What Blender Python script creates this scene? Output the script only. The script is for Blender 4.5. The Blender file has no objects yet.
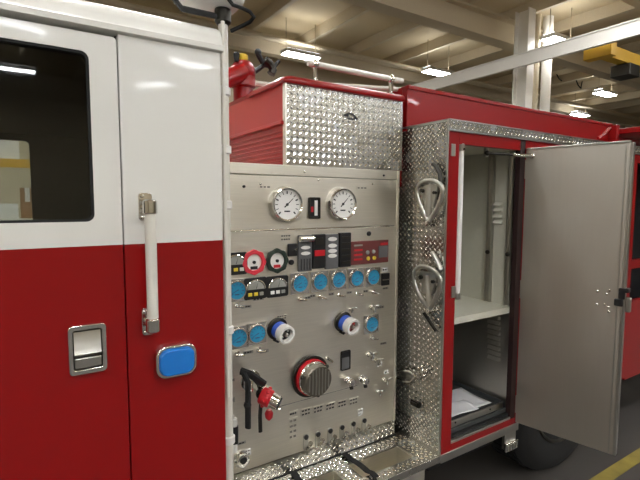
import bpy, math, random
from mathutils import Vector, Matrix
R = math.radians
random.seed(7)
scene = bpy.context.scene
COL = scene.collection

# ------------------------------------------------------------------ camera
F_PX, YAW, PITCH, ROLL = 457.7, R(33.0), R(4.82), R(0.2)
CAM = Vector((0.0, 0.0, 1.70))
_fw = Vector((math.sin(YAW)*math.cos(PITCH), math.cos(YAW)*math.cos(PITCH), -math.sin(PITCH)))
_rt = Vector((math.cos(YAW), -math.sin(YAW), 0))
_up = _rt.cross(_fw)
RT = _rt*math.cos(ROLL) + _up*math.sin(ROLL)
UP = -_rt*math.sin(ROLL) + _up*math.cos(ROLL)
cd = bpy.data.cameras.new('camera'); cam = bpy.data.objects.new('camera', cd); COL.objects.link(cam)
cd.sensor_width = 36.0; cd.lens = 36.0*F_PX/640.0; cd.clip_start = 0.05; cd.clip_end = 200
m = Matrix((RT, UP, -_fw)).transposed().to_4x4(); m.translation = CAM
cam.matrix_world = m
scene.camera = cam

# ------------------------------------------------------------------ world, exposure
w = bpy.data.worlds.new('world'); scene.world = w; w.use_nodes = True
w.node_tree.nodes['Background'].inputs[0].default_value = (0.9, 0.88, 0.82, 1)
w.node_tree.nodes['Background'].inputs[1].default_value = 0.02
vs = scene.view_settings
vs.view_transform = 'Standard'; vs.look = 'None'; vs.gamma = 1.0; vs.use_curve_mapping = False
vs.exposure = 0.34
LAMP = 46.0          # emission of the hall's strip lights

# ------------------------------------------------------------------ measuring helpers (the three planes the truck is built on)
def ray(x, y): return _fw + RT*((x-320)/F_PX) - UP*((y-240)/F_PX)
def hit(x, y, ax, v):
    d = ray(x, y); return CAM + d*((v-CAM[ax])/d[ax])
YB, YP, XB = 1.478, 1.75, 1.666      # body side, pump panel, body front bulkhead
def pp(x, y, d=0.0): return hit(x, y, 1, YP-d)
def pb(x, y, d=0.0): return hit(x, y, 1, YB-d)
def pf(x, y, d=0.0): return hit(x, y, 0, XB-d)

# ------------------------------------------------------------------ materials
def lin(c):
    return tuple(((v/255.0)/12.92 if v/255.0 <= 0.04045 else ((v/255.0+0.055)/1.055)**2.4) for v in c)
MATS = {}
def newmat(name):
    mt = bpy.data.materials.new(name); mt.use_nodes = True
    nt = mt.node_tree; b = nt.nodes['Principled BSDF']; MATS[name] = mt
    return mt, nt, b
def N(nt, t, **kw):
    n = nt.nodes.new(t)
    for k, v in kw.items(): setattr(n, k, v)
    return n
def mathn(nt, op, a, b=None, c=None):
    n = nt.nodes.new('ShaderNodeMath'); n.operation = op
    for i, v in enumerate((a, b, c)):
        if v is None: continue
        if isinstance(v, (int, float)): n.inputs[i].default_value = v
        else: nt.links.new(v, n.inputs[i])
    return n.outputs[0]
def simple(name, rgb, rough=0.5, metal=0.0, coat=0.0, noise=0.0, nscale=40.0, emit=0.0, bump=0.0, spec=None):
    mt, nt, b = newmat(name)
    c = lin(rgb)
    b.inputs['Base Color'].default_value = (*c, 1); b.inputs['Roughness'].default_value = rough
    b.inputs['Metallic'].default_value = metal; b.inputs['Coat Weight'].default_value = coat
    b.inputs['Coat Roughness'].default_value = 0.04
    if spec is not None: b.inputs['Specular IOR Level'].default_value = spec
    tc = N(nt, 'ShaderNodeTexCoord')
    ns = N(nt, 'ShaderNodeTexNoise'); ns.inputs['Scale'].default_value = nscale; ns.inputs['Detail'].default_value = 3
    nt.links.new(tc.outputs['Object'], ns.inputs['Vector'])
    mx = N(nt, 'ShaderNodeMix', data_type='RGBA')
    k = max(noise, 0.02)
    mx.inputs[6].default_value = (*[v*(1-k) for v in c], 1); mx.inputs[7].default_value = (*[min(1, v*(1+k)) for v in c], 1)
    nt.links.new(ns.outputs['Fac'], mx.inputs[0]); nt.links.new(mx.outputs[2], b.inputs['Base Color'])
    if bump:
        bp = N(nt, 'ShaderNodeBump'); bp.inputs['Strength'].default_value = bump; bp.inputs['Distance'].default_value = 0.01
        nt.links.new(ns.outputs['Fac'], bp.inputs['Height']); nt.links.new(bp.outputs['Normal'], b.inputs['Normal'])
    if emit:
        b.inputs['Emission Color'].default_value = (*c, 1); b.inputs['Emission Strength'].default_value = emit
    return mt

RED = (140, 6, 8); WHITE = (226, 224, 216)
def paint(name, rgb, split=None, rgb2=None, rough=0.3):
    mt, nt, b = newmat(name)
    b.inputs['Roughness'].default_value = rough; b.inputs['Coat Weight'].default_value = 0.35; b.inputs['Coat Roughness'].default_value = 0.05; b.inputs['Specular IOR Level'].default_value = 0.3
    b.inputs['Base Color'].default_value = (*lin(rgb), 1)
    geo = N(nt, 'ShaderNodeNewGeometry')
    if split is not None:
        sp = N(nt, 'ShaderNodeSeparateXYZ'); nt.links.new(geo.outputs['Position'], sp.inputs[0])
        g = mathn(nt, 'GREATER_THAN', sp.outputs[2], split)
        mx = N(nt, 'ShaderNodeMix', data_type='RGBA'); mx.inputs[6].default_value = (*lin(rgb), 1); mx.inputs[7].default_value = (*lin(rgb2), 1)
        nt.links.new(g, mx.inputs[0]); nt.links.new(mx.outputs[2], b.inputs['Base Color'])
    ns = N(nt, 'ShaderNodeTexNoise'); ns.inputs['Scale'].default_value = 3.5; ns.inputs['Detail'].default_value = 1
    nt.links.new(geo.outputs['Position'], ns.inputs['Vector'])
    bp = N(nt, 'ShaderNodeBump'); bp.inputs['Strength'].default_value = 0.12; bp.inputs['Distance'].default_value = 0.03
    nt.links.new(ns.outputs['Fac'], bp.inputs['Height']); nt.links.new(bp.outputs['Normal'], b.inputs['Coat Normal'])
    return mt
paint('red_paint', RED)
paint('white_paint', WHITE)
ZSPLIT = 1.568
paint('two_tone_paint', RED, ZSPLIT, WHITE)

def brushed(name, rgb, rough, sx, sy, var=0.1):
    mt, nt, b = newmat(name)
    b.inputs['Metallic'].default_value = 1.0
    uv = N(nt, 'ShaderNodeUVMap'); mp = N(nt, 'ShaderNodeMapping'); mp.inputs['Scale'].default_value = (sx, sy, 1)
    nt.links.new(uv.outputs[0], mp.inputs[0])
    ns = N(nt, 'ShaderNodeTexNoise'); ns.inputs['Scale'].default_value = 1; ns.inputs['Detail'].default_value = 4
    nt.links.new(mp.outputs[0], ns.inputs['Vector'])
    c = lin(rgb)
    mx = N(nt, 'ShaderNodeMix', data_type='RGBA'); mx.inputs[6].default_value = (*[v*(1-var) for v in c], 1); mx.inputs[7].default_value = (*[min(1, v*(1+var)) for v in c], 1)
    nt.links.new(ns.outputs['Fac'], mx.inputs[0]); nt.links.new(mx.outputs[2], b.inputs['Base Color'])
    n2 = N(nt, 'ShaderNodeTexNoise'); n2.inputs['Scale'].default_value = 5; n2.inputs['Detail'].default_value = 3
    nt.links.new(uv.outputs[0], n2.inputs['Vector'])
    r = mathn(nt, 'MULTIPLY_ADD', n2.outputs['Fac'], 0.22, rough-0.11)
    nt.links.new(r, b.inputs['Roughness'])
    bp = N(nt, 'ShaderNodeBump'); bp.inputs['Strength'].default_value = 0.05; bp.inputs['Distance'].default_value = 0.002
    nt.links.new(ns.outputs['Fac'], bp.inputs['Height']); nt.links.new(bp.outputs['Normal'], b.inputs['Normal'])
    return mt
brushed('stainless', (238, 233, 220), 0.36, 6, 160)
brushed('brushed_aluminium', (204, 199, 188), 0.44, 60, 3, 0.03)
brushed('locker_aluminium', (200, 198, 182), 0.5, 40, 40, 0.05).node_tree.nodes['Principled BSDF'].inputs['Metallic'].default_value = 0.0
brushed('tread_plate', (184, 182, 174), 0.26, 30, 30, 0.08)  # flat metal kept darker than the lugs, painting in the contrast of reflections
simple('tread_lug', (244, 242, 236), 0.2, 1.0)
simple('chrome', (222, 220, 214), 0.12, 1.0)
simple('satin_metal', (190, 188, 180), 0.3, 1.0)
simple('dark_metal', (70, 68, 64), 0.4, 1.0)
simple('cap_metal', (132, 126, 116), 0.45, 1.0)
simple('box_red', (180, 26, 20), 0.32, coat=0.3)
simple('black_plastic', (22, 22, 23), 0.4)
simple('black_rubber', (20, 20, 20), 0.75, noise=0.2)
simple('grey_plastic', (92, 92, 92), 0.45)
simple('maroon_plastic', (104, 52, 50), 0.35)
simple('red_plastic', (196, 26, 38), 0.35)
simple('pink_red_plastic', (214, 56, 70), 0.4)
simple('green_black_plastic', (36, 50, 40), 0.4)
simple('dial_white', (232, 230, 224), 0.4)
simple('dial_grey', (150, 150, 142), 0.5)
simple('blue_film', (46, 138, 176), 0.25, coat=0.5, noise=0.25, nscale=25)
simple('lens_blue', (20, 118, 205), 0.22, coat=0.6, noise=0.15, nscale=12)
simple('band_blue', (52, 92, 200), 0.3, noise=0.15)
simple('yellow_plastic', (226, 200, 60), 0.45)
simple('white_plastic', (232, 230, 224), 0.4)
simple('white_rail', (222, 218, 206), 0.35, coat=0.3)
simple('ink_black', (24, 24, 24), 0.6)
simple('ink_red', (190, 30, 40), 0.6)
simple('ink_grey', (120, 116, 108), 0.6)
simple('paper', (226, 226, 228), 0.8, noise=0.06, nscale=20)
simple('dark_interior', (24, 24, 25), 0.7)
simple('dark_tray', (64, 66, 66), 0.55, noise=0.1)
simple('seam_black', (16, 16, 16), 0.8)
simple('tyre', (24, 24, 24), 0.8, noise=0.2, nscale=15)
simple('concrete', (74, 70, 66), 0.55, noise=0.22, nscale=1.3)
simple('floor_yellow', (150, 134, 62), 0.6, noise=0.5, nscale=9)
simple('hall_wall', (212, 198, 170), 0.8, noise=0.08, nscale=0.6)
simple('hall_wall_green', (120, 140, 112), 0.8)
simple('roof_deck', (212, 194, 158), 0.8, noise=0.12, nscale=0.7)
simple('steel_paint', (206, 192, 164), 0.6, noise=0.1)
simple('steel_white', (238, 234, 224), 0.5, noise=0.05)
simple('steel_dark', (170, 154, 126), 0.7, noise=0.1)
simple('crane_yellow', (216, 170, 50), 0.5)
simple('lamp_glow', (250, 252, 255), 0.5, emit=LAMP)
simple('uplight_fill', (250, 252, 255), 0.5, emit=LAMP*0.2)  # upward fill glow, added to brighten the roof deck
simple('lamp_housing', (214, 212, 206), 0.5)
# dark tinted glass: part see-through, part mirror
mt, nt, b = newmat('tinted_glass')
tr = N(nt, 'ShaderNodeBsdfTransparent'); tr.inputs[0].default_value = (0.80, 0.82, 0.80, 1)
gl = N(nt, 'ShaderNodeBsdfGlossy'); gl.inputs['Roughness'].default_value = 0.02
fr = N(nt, 'ShaderNodeFresnel'); fr.inputs[0].default_value = 1.45
ms = N(nt, 'ShaderNodeMixShader'); nt.links.new(fr.outputs[0], ms.inputs[0]); nt.links.new(tr.outputs[0], ms.inputs[1]); nt.links.new(gl.outputs[0], ms.inputs[2])
nt.links.new(ms.outputs[0], nt.nodes['Material Output'].inputs[0])

# ------------------------------------------------------------------ mesh builder
def rrect(w, h, r, n=5):
    pts = []
    for cx, cy, a0 in ((w/2-r, h/2-r, 0), (-w/2+r, h/2-r, 90), (-w/2+r, -h/2+r, 180), (w/2-r, -h/2+r, 270)):
        for i in range(n+1):
            a = R(a0+90*i/n); pts.append((cx+r*math.cos(a), cy+r*math.sin(a)))
    return pts
def ngon(r, n, a0=0): return [(r*math.cos(a0+2*math.pi*i/n), r*math.sin(a0+2*math.pi*i/n)) for i in range(n)]
def frame_of(axis):
    z = Vector(axis).normalized()
    x = Vector((0, 0, 1)).cross(z)
    if x.length < 1e-4: x = Vector((1, 0, 0))
    x.normalize(); y = z.cross(x)
    return x, y, z
class MB:
    def __init__(s): s.v = []; s.f = []
    def add(s, vs, fs):
        o = len(s.v); s.v += [Vector(p) for p in vs]; s.f += [tuple(i+o for i in f) for f in fs]; return s
    def box(s, x0, x1, y0, y1, z0, z1):
        return s.add([(x0,y0,z0),(x1,y0,z0),(x1,y1,z0),(x0,y1,z0),(x0,y0,z1),(x1,y0,z1),(x1,y1,z1),(x0,y1,z1)],
                     [(0,3,2,1),(4,5,6,7),(0,1,5,4),(1,2,6,5),(2,3,7,6),(3,0,4,7)])
    def cbox(s, c, w, d, h): return s.box(c[0]-w/2, c[0]+w/2, c[1]-d/2, c[1]+d/2, c[2]-h/2, c[2]+h/2)
    def prism(s, pts, o, axis, d, taper=1.0):
        """outline pts (x to the right, y up, seen from the axis tip) at o, extruded d along axis"""
        x, y, z = frame_of(axis); o = Vector(o); n = len(pts)
        vs = [o + x*p[0] + y*p[1] for p in pts] + [o + x*p[0]*taper + y*p[1]*taper + z*d for p in pts]
        fs = [tuple(reversed(range(n))), tuple(range(n, 2*n))] + [(i, (i+1) % n, n+(i+1) % n, n+i) for i in range(n)]
        return s.add(vs, fs)
    def ring(s, outer, inner, o, axis, d):
        x, y, z = frame_of(axis); o = Vector(o); n = len(outer)
        P = lambda p, h: o + x*p[0] + y*p[1] + z*h
        vs = [P(p, 0) for p in outer] + [P(p, d) for p in outer] + [P(p, 0) for p in inner] + [P(p, d) for p in inner]
        fs = []
        for i in range(n):
            j = (i+1) % n
            fs += [(i, j, n+j, n+i), (n+i, n+j, 3*n+j, 3*n+i), (3*n+i, 3*n+j, 2*n+j, 2*n+i), (2*n+i, 2*n+j, j, i)]
        return s.add(vs, fs)
    def lathe(s, prof, o, axis, seg=24):
        x, y, z = frame_of(axis); o = Vector(o); vs = []; fs = []
        for r, h in prof:
            for k in range(seg):
                a = 2*math.pi*k/seg; vs.append(o + z*h + x*(r*math.cos(a)) + y*(r*math.sin(a)))
        for i in range(len(prof)-1):
            for k in range(seg):
                k2 = (k+1) % seg; fs.append((i*seg+k, i*seg+k2, (i+1)*seg+k2, (i+1)*seg+k))
        fs.append(tuple(reversed(range(seg)))); fs.append(tuple((len(prof)-1)*seg+k for k in range(seg)))
        return s.add(vs, fs)
    def cyl(s, a, b, r, seg=16, r2=None):
        a = Vector(a); b = Vector(b); return s.lathe([(r, 0), (r if r2 is None else r2, (b-a).length)], a, b-a, seg)
    def tube(s, path, r, seg=10, flat=None):
        path = [Vector(p) for p in path]; vs = []; fs = []; n = len(path); px_ = None
        for i, p in enumerate(path):
            t = (path[min(i+1, n-1)] - path[max(i-1, 0)]).normalized()
            if px_ is None: px_ = frame_of(t)[0]
            x = (px_ - t*px_.dot(t)).normalized(); px_ = x; y = t.cross(x)
            for k in range(seg):
                a = 2*math.pi*k/seg
                vs.append(p + x*(r*math.cos(a)) + y*((flat or r)*math.sin(a)))
        for i in range(n-1):
            for k in range(seg):
                k2 = (k+1) % seg; fs.append((i*seg+k, i*seg+k2, (i+1)*seg+k2, (i+1)*seg+k))
        fs.append(tuple(reversed(range(seg)))); fs.append(tuple((n-1)*seg+k for k in range(seg)))
        return s.add(vs, fs)
    def ball(s, c, r, seg=14, sq=(1, 1, 1)):
        vs = []; fs = []; rows = seg//2
        for i in range(rows+1):
            th = math.pi*i/rows
            for k in range(seg):
                a = 2*math.pi*k/seg
                vs.append(Vector(c)+Vector((r*sq[0]*math.sin(th)*math.cos(a), r*sq[1]*math.sin(th)*math.sin(a), -r*sq[2]*math.cos(th))))
        for i in range(rows):
            for k in range(seg):
                k2 = (k+1) % seg; fs.append((i*seg+k, i*seg+k2, (i+1)*seg+k2, (i+1)*seg+k))
        return s.add(vs, fs)
    def xf(s, mat):
        s.v = [mat @ p for p in s.v]; return s
    def mesh(s, name, mat, o=(0, 0, 0), sharp=35):
        o = Vector(o)
        me = bpy.data.meshes.new(name); me.from_pydata([p-o for p in s.v], [], s.f); me.validate(); me.update()
        uvl = me.uv_layers.new(name='UVMap')
        for pl in me.polygons:
            n = pl.normal; ax = max(range(3), key=lambda i: abs(n[i]))
            for li in pl.loop_indices:
                c = me.vertices[me.loops[li].vertex_index].co + o
                uvl.data[li].uv = (c[1], c[2]) if ax == 0 else ((c[0], c[2]) if ax == 1 else (c[0], c[1]))
        me.materials.append(MATS[mat])
        me.polygons.foreach_set('use_smooth', [True]*len(me.polygons)); me.set_sharp_from_angle(angle=R(sharp))
        return me
    def build(s, name, mat, parent=None, o=None, bevel=0.0, sharp=35, label=None):
        if o is None:
            lo = [min(p[i] for p in s.v) for i in range(3)]; hi = [max(p[i] for p in s.v) for i in range(3)]
            o = Vector(((lo[0]+hi[0])/2, (lo[1]+hi[1])/2, lo[2]))
        return inst(s.mesh(name, mat, o, sharp), name, parent, o, bevel, label)
WL = {}
def inst(me, name, parent, loc, bevel=0.0, label=None):
    ob = bpy.data.objects.new(name, me); COL.objects.link(ob); loc = Vector(loc)
    if parent is not None: ob.parent = parent; ob.location = loc - WL[parent]
    else: ob.location = loc
    WL[ob] = loc
    if bevel:
        md = ob.modifiers.new('bevel', 'BEVEL'); md.width = bevel; md.segments = 2; md.limit_method = 'ANGLE'; md.angle_limit = R(40); md.harden_normals = True
    if label: ob['label'] = label
    return ob
def thing(name, loc, label, cat, group=None):
    ob = bpy.data.objects.new(name, None); COL.objects.link(ob); ob.location = loc; WL[ob] = Vector(loc); ob.empty_display_size = 0.1
    return tag(ob, label, cat, group)
def tag(ob, label, cat, group=None):
    ob['label'] = label; ob['category'] = cat
    if group: ob['group'] = group
    return ob
def struct(ob, label=None):
    ob['kind'] = 'structure'
    if label: ob['label'] = label
    return ob
LUG = 0.0215
def lugs(parent, o, u, v, lu, lv, clear=None):
    """raised lozenges of diamond plate over the rectangle o + [0,lu]*u + [0,lv]*v, standing along u x v"""
    o, u, v = Vector(o), Vector(u), Vector(v); nn = u.cross(v); m_ = MB(); k = 2**-0.5
    e1 = (u+v)*k; e2 = (v-u)*k; L, W, H = LUG*0.47, LUG*0.205, 0.0029
    n_ = int((lu+lv)/LUG)+3
    for i in range(-n_, n_):
        for j in range(-n_, n_):
            a = (i-j)*LUG*k; b = (i+j)*LUG*k
            if not (0.008 < a < lu-0.008 and 0.008 < b < lv-0.008): continue
            if clear and clear(o+u*a+v*b): continue
            c = o+u*a+v*b; x, y = (e1, e2) if (i+j) % 2 else (e2, -e1)
            m_.add([c+x*L, c+x*L*.5+y*W, c-x*L*.5+y*W, c-x*L, c-x*L*.5-y*W, c+x*L*.5-y*W, c+x*L*.5+nn*H, c-x*L*.5+nn*H],
                   [(0, 1, 6), (1, 2, 7, 6), (2, 3, 7), (3, 4, 7), (4, 5, 6, 7), (5, 0, 6)])
    ob = m_.build('tread_lugs', 'tread_lug', parent, sharp=20); ob['kind'] = 'stuff'
    return ob
OUT = (0, -1, 0)        # out of the panel, towards the walkway

# ================================================================== THE HALL
HX0, HX1, HY0, HY1, HZ = -16.0, 34.0, -20.0, 15.0, 7.0
struct(MB().box(HX0, HX1, HY0, HY1, -0.2, 0.0).build('floor', 'concrete'))
struct(MB().box(HX0, HX1, HY1, HY1+0.2, 0, HZ).build('wall_back', 'hall_wall'))
struct(MB().box(HX0, HX1, HY0-0.2, HY0, 0, HZ).build('wall_front', 'hall_wall'))
struct(MB().box(HX0-0.2, HX0, HY0, HY1, 0, HZ).build('wall_left', 'hall_wall'))
struct(MB().box(HX1, HX1+0.2, HY0, HY1, 0, HZ).build('wall_right', 'hall_wall'))
ceiling = struct(MB().box(HX0, HX1, HY0, HY1, HZ, HZ+0.2).build('ceiling', 'roof_deck'))
# roof purlins across the hall and girders along it
pme = MB().box(-0.06, 0.06, HY0, HY1, -0.32, 0).mesh('purlin', 'steel_paint')
x = HX0+1.0
while x < HX1:
    inst(pme, 'purlin', ceiling, (x, 0, HZ)); x += 1.9
for gy in (13.2, 5.2, -3.0):
    MB().box(HX0, HX1, gy-0.14, gy+0.14, HZ-0.75, HZ-0.32).build('girder', 'steel_paint', ceiling)
    for k in range(2):
        MB().cyl((HX0, gy-0.6-0.5*k, HZ-0.5-0.12*k), (HX1, gy-0.6-0.5*k, HZ-0.5-0.12*k), 0.06, 10).build('conduit', 'steel_paint', ceiling)
struct(MB().box(HX0, HX1, HY1-0.05, HY1, 3.9, 4.7).build('trim_1', 'hall_wall_green'))
struct(MB().box(HX0, HX1, HY1-0.09, HY1, 3.55, 3.9).build('trim_2', 'steel_white'))
# floor line
a = hit(592, 480, 2, 0); b_ = hit(640, 457, 2, 0)
MB().box(a.x-0.3, 9.0, (a.y+b_.y)/2-0.05, (a.y+b_.y)/2+0.03, 0, 0.004).build('painted_line', 'floor_yellow', [o for o in COL.objects if o.name == 'floor'][0])

# big light beam along the hall (parallel to the truck)
a = hit(400, 14, 2, 6.0)
g = thing('roof_beam', (16, a.y, 6.0), 'wide pale steel beam slanting down to the column top', 'beam')
MB().box(2.0, HX1-0.3, a.y-0.2, a.y+0.2, 6.0, 6.05).build('flange', 'steel_paint', g)
MB().box(2.0, HX1-0.3, a.y-0.03, a.y+0.03, 6.05, 6.6).build('web', 'steel_paint', g)
MB().box(2.0, HX1-0.3, a.y-0.2, a.y+0.2, 6.6, 6.65).build('flange', 'steel_paint', g)
# white crane runway beam across the hall
a = hit(640, 41, 2, 5.0); b_ = hit(400, 95, 2, 5.0); bx = (a.x+b_.x)/2
g = thing('crane_runway', (bx, 8, 5.0), 'bright white crane runway beam crossing in front of the column', 'beam')
MB().box(bx-0.05, bx+0.05, 2.0, HY1-0.1, 5.0, 5.28).build('box_girder', 'steel_white', g)
MB().box(bx-0.08, bx+0.08, 2.0, HY1-0.1, 5.28, 5.31).build('rail_cap', 'steel_white', g)
# column with downpipes
c = hit(522, 100, 1, 7.5)
g = thing('steel_column', (c.x, c.y, 0), 'tall pale steel column rising behind the red body', 'column')
MB().box(c.x-0.15, c.x+0.15, c.y-0.2, c.y-0.17, 0, HZ-0.32).build('flange', 'steel_white', g)
MB().box(c.x-0.015, c.x+0.015, c.y-0.17, c.y+0.17, 0, HZ-0.32).build('web', 'steel_white', g)
MB().box(c.x-0.15, c.x+0.15, c.y+0.17, c.y+0.2, 0, HZ-0.32).build('flange', 'steel_white', g)
c2 = hit(545, 100, 1, 7.4)
MB().cyl((c2.x, c2.y, 0), (c2.x, c2.y, HZ-0.32), 0.13, 16).build('downpipe', 'steel_white', g)
c3 = hit(535, 100, 1, 7.45)
MB().cyl((c3.x, c3.y, 0), (c3.x, c3.y, HZ-0.32), 0.07, 12).build('downpipe', 'steel_paint', g)
# yellow crane bridge and its festoon cable
a = hit(599, 56, 2, 5.0); b_ = hit(640, 72, 2, 5.0)
g = thing('crane_bridge', (a.x+2, a.y, 5.0), 'yellow overhead crane bridge at the right edge', 'crane')
MB().box(a.x, a.x+9, a.y-0.12, a.y+0.12, 5.0, 5.28).build('girder', 'crane_yellow', g, bevel=0.01)
MB().box(a.x-0.1, a.x+0.15, a.y-0.3, a.y+0.3, 4.95, 5.33).build('end_truck', 'crane_yellow', g, bevel=0.01)
MB().box(a.x+1.0, a.x+1.5, a.y-0.22, a.y+0.22, 4.7, 4.98).build('hoist', 'dark_metal', g, bevel=0.02)
fa = hit(556, 62, 1, 11.0); fb = hit(612, 72, 1, 11.0)
g = thing('festoon_cable', (fa.x, 11.0, fa.z), 'black festoon cable hanging in loops below the crane beam', 'cable')
MB().cyl((fa.x-0.2, 11.0, fa.z+0.05), (fb.x+0.3, 11.0, fa.z+0.05), 0.03, 8).build('track', 'dark_metal', g)
nl = 6
for k in range(nl):
    x0 = fa.x+(fb.x-fa.x)*k/nl; x1 = fa.x+(fb.x-fa.x)*(k+1)/nl; dp = (0.75, 0.5, 0.85, 0.6, 0.7, 0.45)[k]
    MB().tube([(x0+(x1-x0)*t/10, 11.0+0.05*math.sin(t), fa.z+0.04-dp*(1-((t-5)/5.0)**2)) for t in range(11)], 0.025, 6).build('cable_loop', 'black_rubber', g)

# strip lights: five in view, the rest fill the hall in rows
hme = MB().box(-0.58, 0.58, -0.2, 0.2, 0.0, 0.10).mesh('housing', 'lamp_housing')
gme = MB().box(-0.55, 0.55, -0.18, 0.18, -0.025, -0.001).mesh('diffuser', 'lamp_glow')
ume = MB().box(-0.54, 0.54, -0.15, 0.15, 0.101, 0.12).mesh('added_uplight', 'uplight_fill')  # glowing top added to each fixture as fill for the ceiling
wme = MB().cyl((-0.5, 0, 0.10), (-0.5, 0, HZ-6.0), 0.012, 6).mesh('hanger', 'steel_dark')
wme2 = MB().cyl((0.5, 0, 0.10), (0.5, 0, HZ-6.0), 0.012, 6).mesh('hanger', 'steel_dark')
def strip(p, label, group):
    t = thing('strip_light', p, label, 'light', group)
    inst(hme, 'housing', t, p); inst(gme, 'diffuser', t, p); inst(ume, 'added_uplight', t, p); inst(wme, 'hanger', t, p); inst(wme2, 'hanger', t, p)
GRP = 'hall strip lights'
for x_, y_, lb in ((301, 56, 'lit strip light above the tread plate box, leftmost one in view'),
                   (438, 73, 'small lit strip light left of the steel column'),
                   (560, 42, 'lit strip light just right of the column, above the white beam'),
                   (605, 94, 'brightest lit strip light below the white beam, far right'),
                   (580, 115, 'lit strip light lowest in view, just above the red body rail')):
    strip(hit(x_, y_, 2, 6.0), lb, GRP)
for gx in (-9, -4.5, 0, 4.5, 9, 14):
    for gy in (-15.5, -11.2, -8, -4.6, -1.4, 2.6):
        strip(Vector((gx, gy, 6.0)), 'strip light added outside the frame to brighten beam, ceiling and back wall', GRP)

# storage rack across the aisle, seen through the cab's two windows
rk = thing('storage_rack', (-0.4, 8.2, 0), 'storage rack with a yellow beam seen through the cab window', 'rack')
for x_ in (-1.7, 0.22):
    for y_ in (7.85, 8.55): MB().box(x_-0.04, x_+0.04, y_-0.04, y_+0.04, 0, 3.0).build('upright', 'steel_dark', rk)
for z_, m_ in ((0.3, 'crane_yellow'), (1.32, 'steel_white'), (2.16, 'crane_yellow')):
    MB().box(-1.74, 0.26, 7.80, 7.85, z_, z_+0.12).build('beam', m_, rk)
    MB().box(-1.66, 0.18, 7.85, 8.55, z_+0.08, z_+0.11).build('rack_shelf', 'steel_paint', rk)
def carton(x0, x1, z0, h, mat, label):
    c_ = MB().box(x0, x1, 7.9, 8.4, z0, z0+h).build('carton', mat, None, bevel=0.006); tag(c_, label, 'box', 'cartons on the storage rack')
    MB().box((x0+x1)/2-0.03, (x0+x1)/2+0.03, 7.898, 8.402, z0+h*0.55, z0+h+0.001).build('tape', 'dial_white', c_)
simple('cardboard', (160, 122, 84), 0.8, noise=0.1)
carton(-0.36, -0.05, 1.4315, 0.22, 'white_plastic', 'white carton on the rack, seen low in the cab window')
carton(-0.02, 0.16, 1.4315, 0.45, 'cardboard', 'brown carton on the rack beside the white one, seen through the cab window')
carton(-0.40, 0.0, 2.2715, 0.35, 'steel_white', 'pale carton on the yellow rack beam, seen through the cab window')

for p_ in ((5.3, 5.4), (8.6, 4.4), (1.6, 6.6), (-3.2, 6.8), (11.8, 1.2), (-1.8, 10.2), (-2.0, 13.2), (-6.0, 11.5)):  # lamps added out of view to brighten the white beam, ceiling and back wall
    strip(Vector((p_[0], p_[1], 6.0)), 'strip light added outside the frame to brighten beam, ceiling and back wall', GRP)
# ================================================================== THE FIRE TRUCK
TK = thing('fire_truck', (1.5, 2.7, 0), 'red and white fire truck with stainless pump panel and open side compartment', 'fire truck')
XR = 0.568            # rear edge of the cab
XS = 0.252            # rear edge of the cab door
ZLIP = 2.185          # drip lip under the roof
XF = -2.3
# --- cab shell
MB().box(XS+0.002, XR, YB, YB+0.05, 0.50, ZLIP).build('cab_side', 'two_tone_paint', TK, bevel=0.004)
MB().box(XS+0.002, 0.52, YB+0.05, YB+0.06, 0.5, ZLIP).build('cab_lining', 'dark_interior', TK)
MB().box(XF, -0.95, YB, YB+0.05, 0.50, ZLIP).build('cab_side', 'two_tone_paint', TK, bevel=0.004)
rear = MB().box(XR-0.045, XR, YB+0.05, 3.93, 0.5, ZLIP).build('cab_wall', 'white_paint', TK)
MB().box(XR-0.055, XR-0.046, YB+0.07, 3.9, 0.5, ZLIP).build('cab_lining', 'dark_interior', TK)
MB().box(XF, XR, YB+0.06, 3.93, 0.42, 0.50).build('cab_floor', 'dark_interior', TK)
MB().box(XF-0.05, XF, YB, 3.93, 0.5, 1.5).build('cab_front', 'two_tone_paint', TK)
# roof: rounded edge above the lip
prof = [(0.0, 0.0), (-0.012, 0.004), (-0.012, 0.02), (0.0, 0.028), (0.004, 0.05), (0.02, 0.075), (0.05, 0.092), (0.1, 0.1)]
pts = [(YB+p[0], ZLIP+p[1]) for p in prof]
pts += [(3.93-0.1, ZLIP+0.1), (3.93-0.05, ZLIP+0.092), (3.93-0.02, ZLIP+0.075), (3.93, ZLIP+0.028), (3.93, ZLIP)]
n = len(pts)
MB().add([(XF-0.1, p[0], p[1]) for p in pts]+[(XR+0.006, p[0], p[1]) for p in pts],
         [tuple(range(n)), tuple(reversed(range(n, 2*n)))]+[(i, n+i, n+(i+1) % n, (i+1) % n) for i in range(n)]).build('cab_roof', 'white_paint', TK, sharp=50)
MB().box(XF, XR-0.06, YB+0.07, 3.87, ZLIP-0.02, ZLIP-0.001).build('cab_headliner', 'dark_interior', TK)
# far side wall with its own window
fwx0, fwx1, fwz0, fwz1 = -1.1, 0.06, 1.45, 2.12
ow = rrect(XR-0.06-XF, ZLIP-0.5, 0.002); iw = rrect(fwx1-fwx0, fwz1-fwz0, 0.03)
ocx, ocz = (XF+XR-0.06)/2, (0.5+ZLIP)/2; icx, icz = (fwx0+fwx1)/2, (fwz0+fwz1)/2
MB().ring(ow, [(p[0]+icx-ocx, p[1]+icz-ocz) for p in iw], (ocx, 3.93, ocz), OUT, 0.05).build('cab_side', 'dark_interior', TK)
MB().prism(rrect(fwx1-fwx0, fwz1-fwz0, 0.03), (icx, 3.915, icz), OUT, 0.006).build('cab_window', 'tinted_glass', TK)
# a seat back and the door post inside, seen through the dark glass
MB().box(-0.55, -0.1, 2.1, 2.6, 0.5, 1.0).box(-0.12, 0.05, 2.1, 2.6, 0.95, 1.42).build('cab_seat', 'dark_interior', TK, bevel=0.04)
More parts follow.
